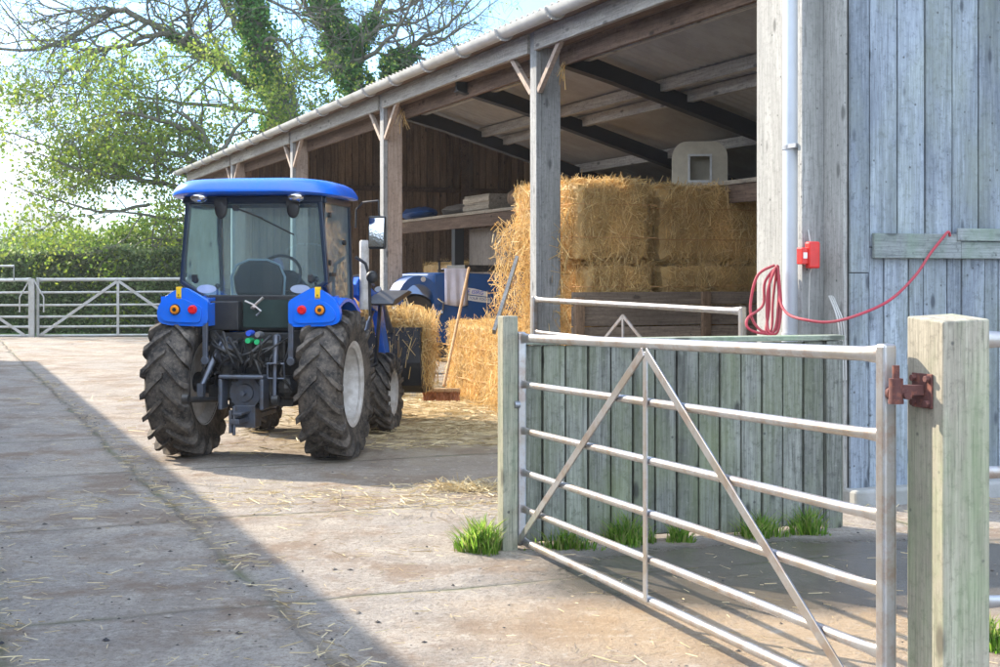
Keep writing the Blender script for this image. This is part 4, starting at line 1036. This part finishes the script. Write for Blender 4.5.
q = MB(); n = 6; q.add([(x, -.012, z) for x, z in rear_in], [tuple(range(6))]); rw = q.build('rear_window', M['glass'], tra, solid=.005)
q = MB(); q.bar((-.14, -.05, 2.075), (.10, -.055, 1.985), .018, .014); q.bar((-.02, -.045, 2.035), (.36, -.045, 1.85), .012, .012); q.lathe([(-.07, .025), (-.02, .025)], (-.14, 0, 2.075), 1, 12)
o = q.build('wiper', M['black'], tra); o.parent = rw
for s in (-1, 1):
    q = MB(); vs = [(s*.405-s*.0+.085*math.cos(a), -.019, 1.40+.036*math.sin(a)) for a in np.linspace(0, 2*math.pi, 25)[:-1]]; q.add(vs, [tuple(range(24))]); o = q.build('oval_sticker', M['sticker'], tra); o.parent = rw
    q = MB(); q.lathe([(-.03, .026), (-.02, .03)], (s*.50, 0, 1.475), 1, 12); q.box(s*.50-.02, s*.50+.02, -.06, -.02, 1.46, 1.52); o = q.build('window_catch', M['black'], tra, bevel=.004); o.parent = rw
# dark brow beneath the roof with lamps and mirrors
MB().box(-.60, .60, -.03, .10, 2.12, 2.175).build('header', M['frame'], tra, bevel=.01)
for x in (-.43, .40):
    q = MB(); q.sphere((x, -.13, 2.165), (.075, .06, .05), 18, 12); wl = q.build('work_lamp', M['chrome'], tra, smooth=True)
    q = MB(); q.tube([(x+.02, -.08, 2.17), (x+.03, -.02, 2.15)], .014, 8); o = q.build('lamp_bracket', M['black'], tra); o.parent = wl
for x in (-.26, .36):
    q = MB(); q.sphere((x, -.075, 2.07), (.055, .02, .085), 16, 10); q.box(x-.055, x+.055, -.09, -.06, 2.09, 2.15); q.build('lamp_shade', M['black'], tra, smooth=True)
# roof
q = MB(); n = 28
def sup(a, hx, y0, y1, e=4.2):
    cy = (y0+y1)/2; hy = (y1-y0)/2; c_, s_ = math.cos(a), math.sin(a)
    return (hx*math.copysign(abs(c_)**(2/e), c_), cy+hy*math.copysign(abs(s_)**(2/e), s_))
lv = [(.60, -.08, .86, 2.185), (.71, -.20, .95, 2.19), (.735, -.225, .97, 2.205), (.735, -.225, .97, 2.225), (.715, -.21, .955, 2.262), (.69, -.19, .93, 2.292), (.63, -.13, .87, 2.315), (.45, .03, .7, 2.33), (.2, .2, .55, 2.335)]
vs = []; m = 48
for hx, y0, y1, z in lv:
    for k in range(m): x, y = sup(2*math.pi*k/m, hx, y0, y1); vs.append((x, y, z-.022*(x/.68)**4))
fs = [(j*m+k, j*m+(k+1) % m, (j+1)*m+(k+1) % m, (j+1)*m+k) for j in range(len(lv)-1) for k in range(m)]+[tuple((len(lv)-1)*m+k for k in range(m)), tuple(range(m))[::-1]]
q.add(vs, fs).build('cab_roof', M['blue'], tra, smooth=True)
sm(tra.children[-1].data, 60)
# side windows / doors and front glass
for s in (-1, 1):
    q = MB(); q.add([(s*.60, .05, 1.46), (s*.60, .45, 1.19), (s*.60, .90, 1.04), (s*.60, .79, 2.12), (s*.60, .05, 2.12)], [(0, 1, 2, 3, 4)]); dr = q.build('door', M['glass2'], tra, solid=.005)
    for y, z in ((.12, 2.02), (.62, 1.80), (.12, 1.62)): o = MB().lathe([(s*.605, .022), (s*.63, .022)], (0, y, z), 0, 12).build('hinge', M['black'], tra); o.parent = dr
    q = MB(); q.bar((s*.63, .10, 1.52), (s*.63, .26, 1.52), .02, .03); o = q.build('handle', M['black'], tra); o.parent = dr
q = MB(); q.add([(-.57, .91, 1.28), (.57, .91, 1.28), (.56, .815, 2.12), (-.56, .815, 2.12)], [(0, 1, 2, 3)]); q.build('windscreen', M['glass'], tra, solid=.005)
# interior
q = MB(); q.box(-.56, .56, .02, .92, .92, .96); q.box(-.58, -.36, .0, .6, .96, 1.26); q.box(.36, .58, .0, .6, .96, 1.26); q.build('cab_floor', M['black'], tra, bevel=.03)
q = MB(); q.prism([(-.2, 1.34), (.2, 1.34), (.23, 1.50), (.17, 1.61), (.08, 1.64), (-.08, 1.64), (-.17, 1.61), (-.23, 1.50)], 1, .12, .22); q.box(-.23, .23, .14, .60, 1.22, 1.34)
q.build('seat', M['seat'], tra, bevel=.03, seg=3)
q = MB(); q.tube([(-.225, .115, 1.34), (-.235, .11, 1.50), (-.19, .11, 1.60), (-.08, .11, 1.645), (.08, .11, 1.645), (.19, .11, 1.60), (.235, .11, 1.50), (.225, .115, 1.34)], .010, 6); q.build('seat_piping', M['pipe'], tra, smooth=True)
q = MB(); q.tube([(.20*math.cos(a), .70+.06*math.sin(a), 1.52+.17*math.sin(a)) for a in np.linspace(0, 2*math.pi, 25)], .014, 8); q.bar((0, .70, 1.52), (0, .85, 1.2), .05, .05); q.bar((-.19, .70, 1.52), (.19, .70, 1.52), .02, .02); q.build('steering_wheel', M['black'], tra, smooth=True)
q = MB(); q.prism([(-.28, 1.0), (.30, 1.0), (.34, 1.30), (.10, 1.56), (-.12, 1.56), (-.26, 1.4)], 1, .78, .88); q.build('dashboard', M['seat'], tra, bevel=.03)
q = MB(); q.tube([(.42, .35, 1.2), (.44, .33, 1.46)], .01, 6); q.sphere((.44, .33, 1.48), .028); q.tube([(-.44, .35, 1.2), (-.46, .4, 1.40)], .01, 6); q.sphere((-.46, .4, 1.42), .024); q.build('lever', M['black'], tra, smooth=True)

for o in list(tra.children):
    kids = [o]+list(o.children); nm = o.name.split('.')[0]
    if nm in ('cab_frame', 'rear_window', 'header', 'work_lamp', 'lamp_shade', 'cab_roof', 'door', 'windscreen', 'seat', 'seat_piping', 'steering_wheel', 'dashboard', 'lever'):
        for k_ in kids: k_.data.transform(Matrix.Translation((-.038, 0, 0)))
    if (nm == 'fender' and min(v.co.x for v in o.data.vertices) < 0) or (nm == 'wheel' and max(v.co.x for v in o.data.vertices) < 0 and min(v.co.y for v in o.data.vertices) < 0):
        for k_ in kids: k_.data.transform(Matrix.Translation((.055, 0, 0)))
# hood, front axle, loader
q = MB(); q.prism([(-.30, .82), (.30, .82), (.31, 1.15), (.24, 1.30), (-.24, 1.30), (-.31, 1.15)], 1, .95, 2.35); q.build('bonnet', M['blue'], tra, bevel=.04, seg=4)
q = MB(); q.box(-.22, .22, 1.0, 2.3, .45, .82); q.box(-.5, .5, 1.90, 2.04, .33, .46); q.box(-.28, .28, 2.35, 2.42, .45, 1.1); q.build('chassis', M['black_iron'], tra, bevel=.02)
for s in (-1, 1):
    q = MB(); q.box(s*.42-.04, s*.42+.04, 1.28, 1.42, .5, 1.42); q.box(s*.20, s*.42, 1.30, 1.40, .6, .72); q.build('loader_mast', M['blue'], tra, bevel=.008)
    q = MB(); q.prism([(1.22, 1.43), (1.35, 1.50), (2.25, 1.30), (2.75, .55), (2.62, .45), (2.12, 1.15), (1.30, 1.33)], 0, s*.50-.035, s*.50+.035); q.build('loader_arm', M['blue'], tra, bevel=.008)
    q = MB(); q.tube([(s*.50, 1.45, .75), (s*.50, 1.85, 1.05)], .04, 10); q.tube([(s*.50, 1.85, 1.05), (s*.50, 2.15, 1.25)], .02, 8); q.tube([(s*.50, 2.25, 1.38), (s*.50, 2.8, .95)], .035, 10); q.tube([(s*.47, 1.3, 1.5), (s*.47, 1.7, 1.52), (s*.47, 2.2, 1.42)], .012, 6); q.build('loader_ram', M['iron_grey'], tra, smooth=True)
    q = MB(); q.prism([(1.42, 1.25), (1.50, 1.29), (2.15, 1.37), (2.30, 1.35), (2.12, 1.32), (1.50, 1.235)], 0, s*.56 if s > 0 else -.84, .84 if s > 0 else -.56); q.bar((s*.58, 1.75, .5), (s*.62, 1.85, 1.31), .03, .03); q.build('mudguard', M['black'], tra, bevel=.006)
q = MB(); prof = [(2.82, .98), (2.78, .62), (2.84, .38), (2.98, .30), (3.50, .30), (3.50, .325), (3.0, .335), (2.88, .41), (2.82, .62), (2.86, .98)]
q.prism(prof, 0, -.82, .82)
for x in (-.82, .80): q.prism([(2.79, .98), (2.79, .60), (2.85, .38), (2.98, .31), (3.49, .31), (3.30, .70), (2.90, .98)], 0, x, x+.02)
bk = q.build('bucket', M['black'], tra)
# exhaust, mirrors
q = MB(); q.lathe([(1.2, .045), (1.82, .045), (1.84, .035)], (.58, 1.35, 0), 2, 16); q.build('exhaust', M['rim'], tra, smooth=True)
q = MB(); q.tube([(.62, .86, 1.94), (.62, .88, 2.10), (.70, .80, 2.16), (.86, .72, 2.17), (.87, .72, 2.0)], .010, 8); ma_ = q.build('mirror_arm', M['black'], tra, smooth=True)
q = MB(); q.box(.77, .93, .70, .74, 1.745, 2.035); mh = q.build('mirror', M['black'], tra, bevel=.018, seg=3)
q = MB(); q.add([(.785, .666, 1.765), (.915, .666, 1.765), (.915, .696, 2.015), (.785, .696, 2.015), (.785, .70, 1.765), (.915, .70, 1.765), (.915, .70, 2.015), (.785, .70, 2.015)], [(0, 1, 2, 3), (4, 5, 6, 7), (0, 1, 5, 4), (1, 2, 6, 5), (2, 3, 7, 6), (3, 0, 4, 7)]); o = q.build('mirror_glass', M['mirror'], tra); o.parent = mh
q = MB(); q.tube([(.61, .90, 1.68), (.70, .9, 1.62), (.73, .92, 1.50), (.73, .95, 1.15)], .014, 8); q.sphere((.77, .86, 1.50), (.055, .035, .055), 16, 10); q.build('side_lamp', M['black'], tra, smooth=True)
q = MB(); q.tube([(-.62, .86, 1.94), (-.62, .88, 2.08), (-.70, .86, 2.10)], .010, 8); q.box(-.72, -.68, .82, .86, 1.84, 2.08); q.build('mirror', M['black'], tra, bevel=.01)
q = MB(); q.box(.42, .60, .62, .98, .42, .45); q.box(.44, .46, .62, .98, .45, .8); q.build('step', M['black_iron'], tra)

# straw heaped in the bucket (its own thing)
sh = thing('straw_heap', 'heap of loose bright straw spilling out of the black loader bucket', 'straw', tuple(WM[tra.name] @ Vector((.0, 3.1, .34))), -R(8.1))
n = 9000; xx = rng.uniform(-.80, .86, n); yy = rng.uniform(-.26, .42, n); u = rng.uniform(0, 1, n)
top = .90*(1-((yy-.0)/.70)**2)*(1-.35*(np.abs(xx)/.85)**3)+.04*np.sin(xx*11)+.03*np.sin(xx*23+yy*9)
zz = top*(1-.35*u**2); P = np.stack([xx, yy, zz], 1); D = rng.normal(size=(n, 3)); D[:, 2] -= .4
# hanging over the right and rear lip
m_ = 1500; hx = np.where(rng.uniform(size=m_) < .6, rng.uniform(.80, .90, m_), rng.uniform(-.7, .84, m_)); hy = np.where(hx > .79, rng.uniform(-.28, .35, m_), rng.uniform(-.37, -.30, m_)); hz2 = rng.uniform(.05, .78, m_)**1.0
kp = rng.uniform(size=m_) < np.where(hx > .79, .45, (hz2/.8)**2.2); P2_ = np.stack([hx, hy, hz2], 1)[kp]; D2_ = rng.normal(size=(len(P2_), 3))*[.3, .25, .3]; D2_[:, 2] -= 1
V = np.concatenate([strands(P, D, rng.uniform(.1, .26, n), .007), strands(P2_, D2_, rng.uniform(.12, .26, len(P2_)), .007)])
Mw = np.array(WM[sh.name]); V = V@Mw[:3, :3].T+Mw[:3, 3]; quads('loose_straw', V, M['straw'], sh)
q = MB(); vs = []; a_, b_ = 16, 6
for i in range(a_+1):
    for j in range(b_+1):
        x = -.78+1.56*i/a_; y = -.24+.62*j/b_; vs.append((x, y, .80*(1-(y/.70)**2)*(1-.35*(abs(x)/.85)**3)+random.uniform(-.02, .02)-.05))
q.add(vs, [(i*(b_+1)+j, i*(b_+1)+j+1, (i+1)*(b_+1)+j+1, (i+1)*(b_+1)+j) for i in range(a_) for j in range(b_)]).build('packed_straw', M['bale_core'], sh)

# ------------------------------------------------------------------ litter on the yard
def scatter(n, zone):
    out = []
    while len(out) < n:
        x, y, pr = zone()
        if random.random() < pr: out.append((x, y))
    return np.array(out)
def near_yard():
    y = 4.6+24*random.random()**1.7; x = random.uniform(-.40, .40)*y; return x, y, .8
def joint_line():
    u = random.choice((1.50, 1.50, .32)); v_ = 4.5+18*random.random()**1.5; p = pV*(u+random.gauss(0, .07))+dV*v_; return p.x, p.y, 1
def cross():
    v_ = random.choice((7.25, 7.25, 9.6, 11.9, 4.9)); u = random.uniform(-3, 5); p = pV*u+dV*(v_+random.gauss(0, .05)); return p.x, p.y, .7
def barn_floor():
    p = BW(random.gauss(-.5, 1.1), random.uniform(-1.5, 6)); return p.x, p.y, 1
def belt(): return random.gauss(.2, 1.6), random.gauss(9.4, .35), 1
Z = [(near_yard, 3000, (.015, .08), .0026), (joint_line, 800, (.03, .12), .0035), (cross, 500, (.03, .12), .0035), (barn_floor, 6500, (.06, .22), .006), (belt, 1500, (.04, .18), .004)]
V = []
for fn, n, ln, wd in Z:
    p = scatter(n, fn); P = np.stack([p[:, 0], p[:, 1], rng.uniform(.004, .018, n)], 1)
    if fn is barn_floor: P[:, 2] = rng.uniform(.004, .06, n)
    D = rng.normal(size=(n, 3)); D[:, 2] *= .06; D[:, 2] += rng.normal(size=n)*.03
    V.append(strands(P, D, rng.uniform(*ln, n), rng.uniform(.7, 1.4, n)*wd))
structure(quads('scattered_straw', np.concatenate(V), M['straw_litter']), 'stuff')
q = MB(); r = random.Random(3)
for i in range(1900):
    if i < 700: x, y, _ = joint_line()
    else: x, y, _ = near_yard()
    if i % 14 == 0: y = 4.8+r.random()*4; x = r.uniform(-.36, -.05)*y
    s = .0035+.009*r.random()**4*(1.8 if i % 14 == 0 else 1); vs = []
    for dx, dy, dz in ((1, 0, 0), (0, 1, 0), (-1, 0, 0), (0, -1, 0), (0, 0, .6), (0, 0, -.3)): vs.append((x+dx*s*r.uniform(.6, 1.4), y+dy*s*r.uniform(.6, 1.4), s*.2+dz*s*r.uniform(.6, 1.3)))
    q.add(vs, [(0, 1, 4), (1, 2, 4), (2, 3, 4), (3, 0, 4), (1, 0, 5), (2, 1, 5), (3, 2, 5), (0, 3, 5)])
t = MT('mud_crumbs'); t.set(t.ramp(t.island(), [(0, (.03, .03, .035)), (.5, (.10, .085, .07)), (1, (.3, .27, .23))]), .9)
structure(q.build('mud_crumbs', t.m), 'stuff')

# grass tufts at the pen wall and by the latch post
def tuft(label, x, y, rx, ry, h, n, group='grass tufts along the foot of the pen wall'):
    n = int(n*.7); h *= .78; rx *= .85
    a = rng.uniform(0, 2*math.pi, n); rr_ = rng.uniform(0, 1, n)**.8*(1+.35*np.sin(a*3+x*9)); bx = rx*rr_*np.cos(a); by = ry*rr_*np.sin(a)
    hh_ = h*rng.uniform(.25, 1.25, n)*(1-.5*rr_**2); lean = np.stack([bx/rx, by/ry], 1)*.3+rng.normal(size=(n, 2))*.28
    B = np.stack([bx, by, np.zeros(n)], 1); W_ = unit(np.stack([rng.normal(size=n), rng.normal(size=n), np.zeros(n)], 1))*.0045
    M1 = B+np.stack([lean[:, 0]*hh_*.35, lean[:, 1]*hh_*.35, hh_*.6], 1); T = B+np.stack([lean[:, 0]*hh_*1.1, lean[:, 1]*hh_*1.1, hh_*.95], 1)
    V = np.concatenate([np.stack([B-W_, B+W_, M1+W_*.8, M1-W_*.8], 1), np.stack([M1-W_*.8, M1+W_*.8, T+W_*.12, T-W_*.12], 1)])
    o = quads('grass_tuft', V, M['grass']); o.location = (x, y, 0); tag(o, label, 'grass tuft', group); return o
tuft('bright sunlit grass tuft at the foot of the latch post', -.10, 7.66, .15, .12, .23, 800)
tuft('low grass tuft at the left end of the pen wall by the gate stile', .36, 7.72, .22, .07, .16, 350)
tuft('broad grass tuft against the pen wall just left of the gate upright', .72, 7.86, .17, .09, .22, 500)
tuft('small grass tuft against the pen wall just right of the gate upright', 1.02, 7.94, .09, .06, .14, 200)
tuft('grass tuft beneath the right part of the pen wall', 1.50, 8.08, .16, .08, .18, 420)
tuft('rounded grass tuft nearest the right end of the pen wall', 1.80, 8.18, .13, .08, .20, 380)
tuft('leafy tuft glimpsed right of the thick gate post at the picture edge', 2.0, 5.68, .14, .12, .16, 420, group='other tufts')
P = np.stack([rng.normal(-.22, .13, 420), rng.normal(9.85, .09, 420), np.abs(rng.normal(0, .025, 420))+.005], 1); D = rng.normal(size=(420, 3)); D[:, 2] *= .4
tag(recenter(quads('hay_clump', strands(P, D, rng.uniform(.05, .16, 420), .005), M['straw_litter'])), 'flat clump of dull hay on the open yard between tractor and latch post', 'hay')

# ------------------------------------------------------------------ hedge, bushes
def foliage(name, P, size, mat, parent): return quads(name, leaves(P, size), mat, parent)
def shell_pts(n, c, r, lump=.22, fill=.5, seed=0):
    rs = np.random.default_rng(seed); d = unit(rs.normal(size=(n, 3))); k = rs.normal(size=(6, 3))*2.4; ph = rs.uniform(0, 6, 6)
    f = 1+lump*np.mean([np.sin(d@k[i]*2+ph[i]) for i in range(6)], 0)*1.6
    u = rs.uniform(fill, 1, n)**.5*rs.uniform(.9, 1.06, n); return np.array(c)+d*np.array(r)*(f*u)[:, None]
hg = thing('hedge', 'long clipped dark green hedge behind the far gates with a pale top', 'hedge', (-11, 38.2, 0))
n = 42000; x = rng.uniform(-17, 5, n); y = 38.2+rng.uniform(-.9, .9, n); z = rng.uniform(.02, 2.2, n)
f = rng.integers(0, 3, n); z = np.where(f == 0, 2.18+rng.normal(size=n)*.05, z); y = np.where(f > 0, 37.3+rng.uniform(-.1, .18, n), y)
z += .06*np.sin(x*1.7)+.05*np.sin(x*4.1); foliage('leaves', np.stack([x, y, z], 1), .11, M['hedge'], hg)
MB().box(-17, 5, 37.45, 39, 0, 2.1).build('dark_core', M['hedge_core'], hg, world=True)  # solid dark core box filling the hedge behind the leaves
def bush(label, px, Y, wid, ht, n, mat, sz=.14, seed=1, z0=0):
    c = ((px-500)/F*Y, Y, 0); o = thing('bush', label, 'bush', c, 0, 'bushes behind the hedge')
    P = shell_pts(n, (c[0], c[1], z0+ht*.45), (wid/2, wid*.35, ht*.58), .3, .35, seed); P = P[P[:, 2] > 0]; foliage('leaves', P, sz, mat, o)
    q = MB()
    for i in range(5): a = i*1.3; q.tube([(0, 0, 0), (math.cos(a)*wid*.12, math.sin(a)*.3, ht*.4), (math.cos(a)*wid*.3, math.sin(a)*.6, ht*.8)], [.06, .04, .015], 5)
    q.build('stems', M['bark'], o); return o
bush('dark green bush at the left picture edge behind the hedge', -5, 46, 5.5, 2.7, 9000, M['leaf_g'], seed=11)
bush('yellow green bush behind the hedge under the hazy hill', 38, 50, 5.5, 3.3, 9000, M['leaf_y'], seed=12)
bush('low mid green bush behind the hedge, second from the left', 72, 45, 5.0, 2.9, 8000, M['leaf_g'], seed=13)
bush('yellowish bush behind the hedge beneath the tip of the long bare branch', 108, 46, 5.0, 3.1, 9000, M['leaf_y'], seed=14)
bush('bright green bush behind the hedge next to the tractor cab', 150, 44, 5.0, 3.6, 11000, M['leaf_g'], seed=15)

# ------------------------------------------------------------------ trees
class Tree:
    def __init__(s, seed): s.r = random.Random(seed); s.mb = MB(); s.tips = []
    def limb(s, pts, r0, r1, n=8, sides=7):
        P = catmull(pts, 5); m = len(P); rr_ = [r0+(r1-r0)*(i/(m-1))**.9 for i in range(m)]
        P = [p+Vector((s.r.gauss(0, 1), s.r.gauss(0, 1), s.r.gauss(0, 1)))*min(.06, rr_[i]*.35) if 0 < i < m-1 else p for i, p in enumerate(P)]
        s.mb.tube(P, rr_, sides); return P, rr_
    def twig(s, p, d, ln, r, lv, droop=0, spread=.75, maxlv=4):
        r_ = s.r; m = 4; pts = [p]; q = p.copy(); dd = d.normalized()
        for i in range(m):
            dd = (dd+Vector((r_.gauss(0, .22), r_.gauss(0, .22), r_.gauss(0, .22)+droop))).normalized(); q = q+dd*ln/m; pts.append(q.copy())
        s.mb.tube(pts, [r*(1-.5*i/m) for i in range(m+1)], 5 if lv < 2 else 3, cap=False)
        s.tips += [(pts[-1], dd, lv)] if lv >= maxlv-1 else []
        if lv < maxlv:
            k = r_.choice((2, 3, 3)) if lv < 2 else r_.choice((2, 2, 3))
            for i in range(k+1):
                b = pts[-1] if i < k-1 else pts[r_.choice((1, 2, 3))]
                v = Vector((r_.gauss(0, 1), r_.gauss(0, 1), r_.gauss(0, 1))); v = (v-dd*v.dot(dd)).normalized()
                s.twig(b, dd+v*spread*r_.uniform(.5, 1.2)+Vector((0, 0, .06)), ln*r_.uniform(.58, .8), max(.006, r*.55), lv+1, droop, spread, maxlv)
    def sprout(s, path, step, ln, r, side=1., maxlv=4, lv=1, start=0.15, droop=0, up=.3):
        P, rr_ = path; m = len(P)
        i = int(m*start)
        while i < m-1:
            d = (P[i+1]-P[i]).normalized(); v = Vector((s.r.gauss(0, 1), s.r.gauss(0, .7), s.r.gauss(0, 1)+up)); v = (v-d*v.dot(d)).normalized()
            s.twig(P[i], d*.6+v*side, ln*s.r.uniform(.6, 1.15), min(r, rr_[i]*.6), lv, droop, .75, maxlv); i += step
        s.twig(P[-1], (P[-1]-P[-2]), ln, min(r, rr_[-1]), lv, droop, .75, maxlv)
    def leafpts(s, n, spread, maxn=None, keep=1.):
        out = []
        for p, d, lv in s.tips:
            if s.r.random() > keep: continue
            for i in range(n): out.append((p.x+s.r.gauss(0, spread), p.y+s.r.gauss(0, spread), p.z+s.r.gauss(0, spread*.7)))
        return np.array(out)
def line(pts, Z, dz=0):
    n = len(pts)-1; return [PX(x, y, Z+dz*i/n) for i, (x, y) in enumerate(pts)]
def ivy_pts(path, n, rad, lump=.3, t0=0, t1=1):
    P, rr_ = path; out = []
    for i in range(n):
        f_ = random.uniform(t0, t1)*(len(P)-1.001); j = int(f_); p = P[j].lerp(P[j+1], f_-j); a = random.uniform(0, 6.283)
        k = 1+lump*math.sin(f_*.9+a)+lump*math.sin(f_*2.3+a*2); r_ = rad*max(.3, k)*random.uniform(.6, 1.12)
        out.append((p.x+math.cos(a)*r_, p.y+math.sin(a)*r_, p.z+random.gauss(0, .12)))
    return np.array(out)

# big ivy clad tree, left
ZT = 43
A = thing('ivy_tree', 'leaning ivy covered tree with a long bare limb reaching over the left sky', 'tree', (PX(292, 0, ZT).x, ZT, 0))
T = Tree(5)
tr1 = T.limb([Vector((PX(300, 0, ZT).x, ZT, -.2))]+line([(296, 250), (288, 180), (280, 115), (262, 55), (245, 5), (225, -60), (205, -140)], ZT, -.5), .50, .22)
l1 = T.limb(line([(275, 98), (242, 78), (205, 56), (178, 38), (150, 22), (125, 12), (108, 12), (90, 26), (62, 42), (30, 50), (-10, 48)], ZT, -2), .15, .035)
l2 = T.limb(line([(170, 33), (150, 36), (120, 46), (98, 50), (80, 60), (60, 78), (48, 96), (25, 104)], ZT-.8, -1.5), .09, .02)
l3 = T.limb(line([(110, 48), (96, 68), (82, 88), (76, 104), (70, 125)], ZT-1, -1), .05, .015)
l4 = T.limb(line([(262, 60), (240, 30), (222, 0), (200, -30)], ZT, 1.5), .16, .05)
l5 = T.limb(line([(225, 62), (205, 48), (190, 30), (188, 10), (180, -12), (160, -30)], ZT, -1), .10, .03)
l6 = T.limb(line([(285, 120), (240, 108), (190, 104), (150, 98), (110, 94)], ZT-.3, -2), .09, .02)
l7 = T.limb(line([(245, 5), (270, -12), (300, -40)], ZT, 1), .14, .05)
l8 = T.limb(line([(258, 45), (275, 38), (292, 52), (300, 75), (322, 84)], ZT-.6, -1), .07, .02)
for l_, st, ln in ((l1, 2, 2.2), (l2, 2, 1.6), (l3, 2, 1.1), (l4, 2, 2.0), (l5, 2, 1.7), (l6, 3, 1.3), (l7, 2, 2.2), (l8, 3, .9)): T.sprout(l_, st, ln, .06, side=1.1, start=.12, maxlv=4)
T.mb.build('trunk', M['bark'], A, world=True, smooth=True)
P = ivy_pts(tr1, 15000, .50, .25, .1, .97); P = np.concatenate([P, ivy_pts(l1, 1500, .16, .3, 0, .35)]); foliage('ivy', P, .15, M['ivy'], A)
P = T.leafpts(1, .12, keep=.6); foliage('crown', P, .10, M['leaf_y'], A)

B_ = thing('ivy_tree', 'forked ivy covered tree with bare twigs against blue sky above the barn gutter', 'tree', (PX(372, 0, ZT).x, ZT+1, 0))
T = Tree(9); ZB = 44
tr2 = T.limb([Vector((PX(385, 0, ZB).x, ZB, -.2))]+line([(383, 250), (372, 160), (360, 100), (345, 60), (330, 20), (318, -30), (310, -90)], ZB), .42, .18)
f2 = T.limb(line([(362, 110), (380, 96), (396, 70), (406, 52)], ZB, -.5), .26, .10)
m2 = T.limb(line([(345, 60), (362, 38), (378, 10), (395, -25)], ZB, .8), .18, .06)
b = []
b.append(T.limb(line([(350, 62), (375, 52), (398, 28), (415, -5)], ZB-.3, -1), .10, .03))
b.append(T.limb(line([(406, 52), (425, 36), (445, 28), (462, 10), (480, -12)], ZB-.4, -1), .09, .02))
b.append(T.limb(line([(400, 60), (412, 44), (432, 45), (452, 34), (470, 22), (492, 4)], ZB-.4, 1), .07, .015))
b.append(T.limb(line([(402, 56), (420, 58), (440, 66), (452, 60)], ZB-.4, -1), .06, .015))
b.append(T.limb(line([(385, 88), (405, 72), (420, 84), (440, 78)], ZB-.4, 0), .06, .015))
b.append(T.limb(line([(385, 12), (405, 8), (425, -8), (440, -30)], ZB, 1), .07, .02))
b.append(T.limb(line([(362, 40), (385, 26), (410, 24), (432, 12), (455, -10)], ZB, 1), .08, .02))
b.append(T.limb(line([(335, 35), (316, 22), (302, 0), (285, -20)], ZB, -1), .10, .03))
b.append(T.limb(line([(345, 70), (325, 62), (308, 70), (298, 60)], ZB-.5, -1), .07, .02))
for l_ in b: T.sprout(l_, 2, 1.25, .045, side=1.1, start=.1, maxlv=4)
T.sprout(m2, 3, 1.7, .06)
T.mb.build('trunk', M['bark'], B_, world=True, smooth=True)
P = np.concatenate([ivy_pts(tr2, 14000, .50, .28, .1, .9), ivy_pts(f2, 5200, .38, .3), ivy_pts(m2, 2500, .34, .35, 0, .6)]); foliage('ivy', P, .15, M['ivy'], B_)
P = T.leafpts(1, .1, keep=.18); foliage('crown', P, .12, M['leaf_y'], B_)

# leafy tree in front (lower left)
def leafy(label, base_px, ZL, limbs, n_leaf, spread, mat, seed, ln=1.5, lsz=.17, keep=1., size_r=.22):
    X = PX(base_px, 0, ZL).x; o = thing('leafy_tree', label, 'tree', (X, ZL, 0)); T = Tree(seed)
    for k, (pts, dz, r0) in enumerate(limbs):
        l_ = T.limb([Vector((X+.1*k, ZL, -.1+.0))]+line(pts, ZL, dz) if k == 0 else line(pts, ZL, dz), r0, .02)
        T.sprout(l_, 2, ln, .05, side=1.15, start=.2 if k else .35, maxlv=4, lv=1, up=.15)
    T.mb.build('trunk', M['bark'], o, world=True, smooth=True)
    P = T.leafpts(n_leaf, spread, keep=keep); foliage('crown', P, lsz, mat, o); return o
leafy('leafy yellow green tree with spreading low branches left of and above the tractor', 232, 39,
      [([(232, 230), (222, 180), (200, 130), (175, 110)], -1, size_r if 0 else .22), ([(226, 200), (190, 190), (150, 182), (110, 176), (75, 168), (50, 158)], -2.5, .10), ([(222, 180), (180, 155), (140, 150), (100, 150), (60, 150), (15, 134)], 1, .09),
       ([(230, 225), (190, 222), (150, 216), (120, 212)], -2, .08), ([(215, 165), (235, 130), (255, 112)], 1, .09), ([(205, 140), (160, 120), (120, 112), (85, 120)], -1.5, .08), ([(226, 210), (260, 180), (275, 150)], .5, .08),
       ([(228, 235), (180, 240), (150, 238)], -1, .07), ([(210, 185), (170, 170), (130, 150)], 2, .07)], 7, .17, M['leaf_y'], 21, ln=1.35, lsz=.115)
tip = Tree(31); st_ = tip.limb(line([(150, 204), (120, 210), (96, 211), (70, 204), (46, 198), (24, 190), (2, 178)], 38, -1), .05, .01); tip.sprout(st_, 4, .8, .02, maxlv=3, start=.2, side=1.3, up=.8)
lt = [o for o in bpy.data.objects if o.name.startswith('leafy_tree')][0]
tip.mb.build('branch', M['bark'], lt, world=True, smooth=True)
foliage('branch_leaves', tip.leafpts(2, .1, keep=.5), .13, M['leaf_y'], lt)
leafy('small yellow leaved tree between the two ivy trunks just above the barn gutter', 322, 41,
      [([(322, 250), (324, 180), (318, 130), (310, 105)], 0, .14), ([(323, 190), (345, 150), (360, 120)], .5, .07), ([(322, 200), (300, 160), (292, 130)], -.5, .06), ([(324, 200), (370, 160), (392, 135)], .5, .06)], 4, .2, M['leaf_y'], 25, ln=.95, lsz=.11, keep=.8)

# ------------------------------------------------------------------ the air
hz_ = MB().box(-745, 745, -62, 1495, -1.6, 62).build('haze', M['hill']); structure(hz_, 'stuff')
hm = bpy.data.materials.new('haze'); hm.use_nodes = True; hn = hm.node_tree; hn.nodes.remove(hn.nodes['Principled BSDF'])
pv = hn.nodes.new('ShaderNodeVolumePrincipled'); pv.inputs['Density'].default_value = .0004; pv.inputs['Color'].default_value = (.86, .92, 1, 1); pv.inputs['Anisotropy'].default_value = .3
hn.links.new(pv.outputs[0], hn.nodes['Material Output'].inputs['Volume']); hz_.data.materials[0] = hm
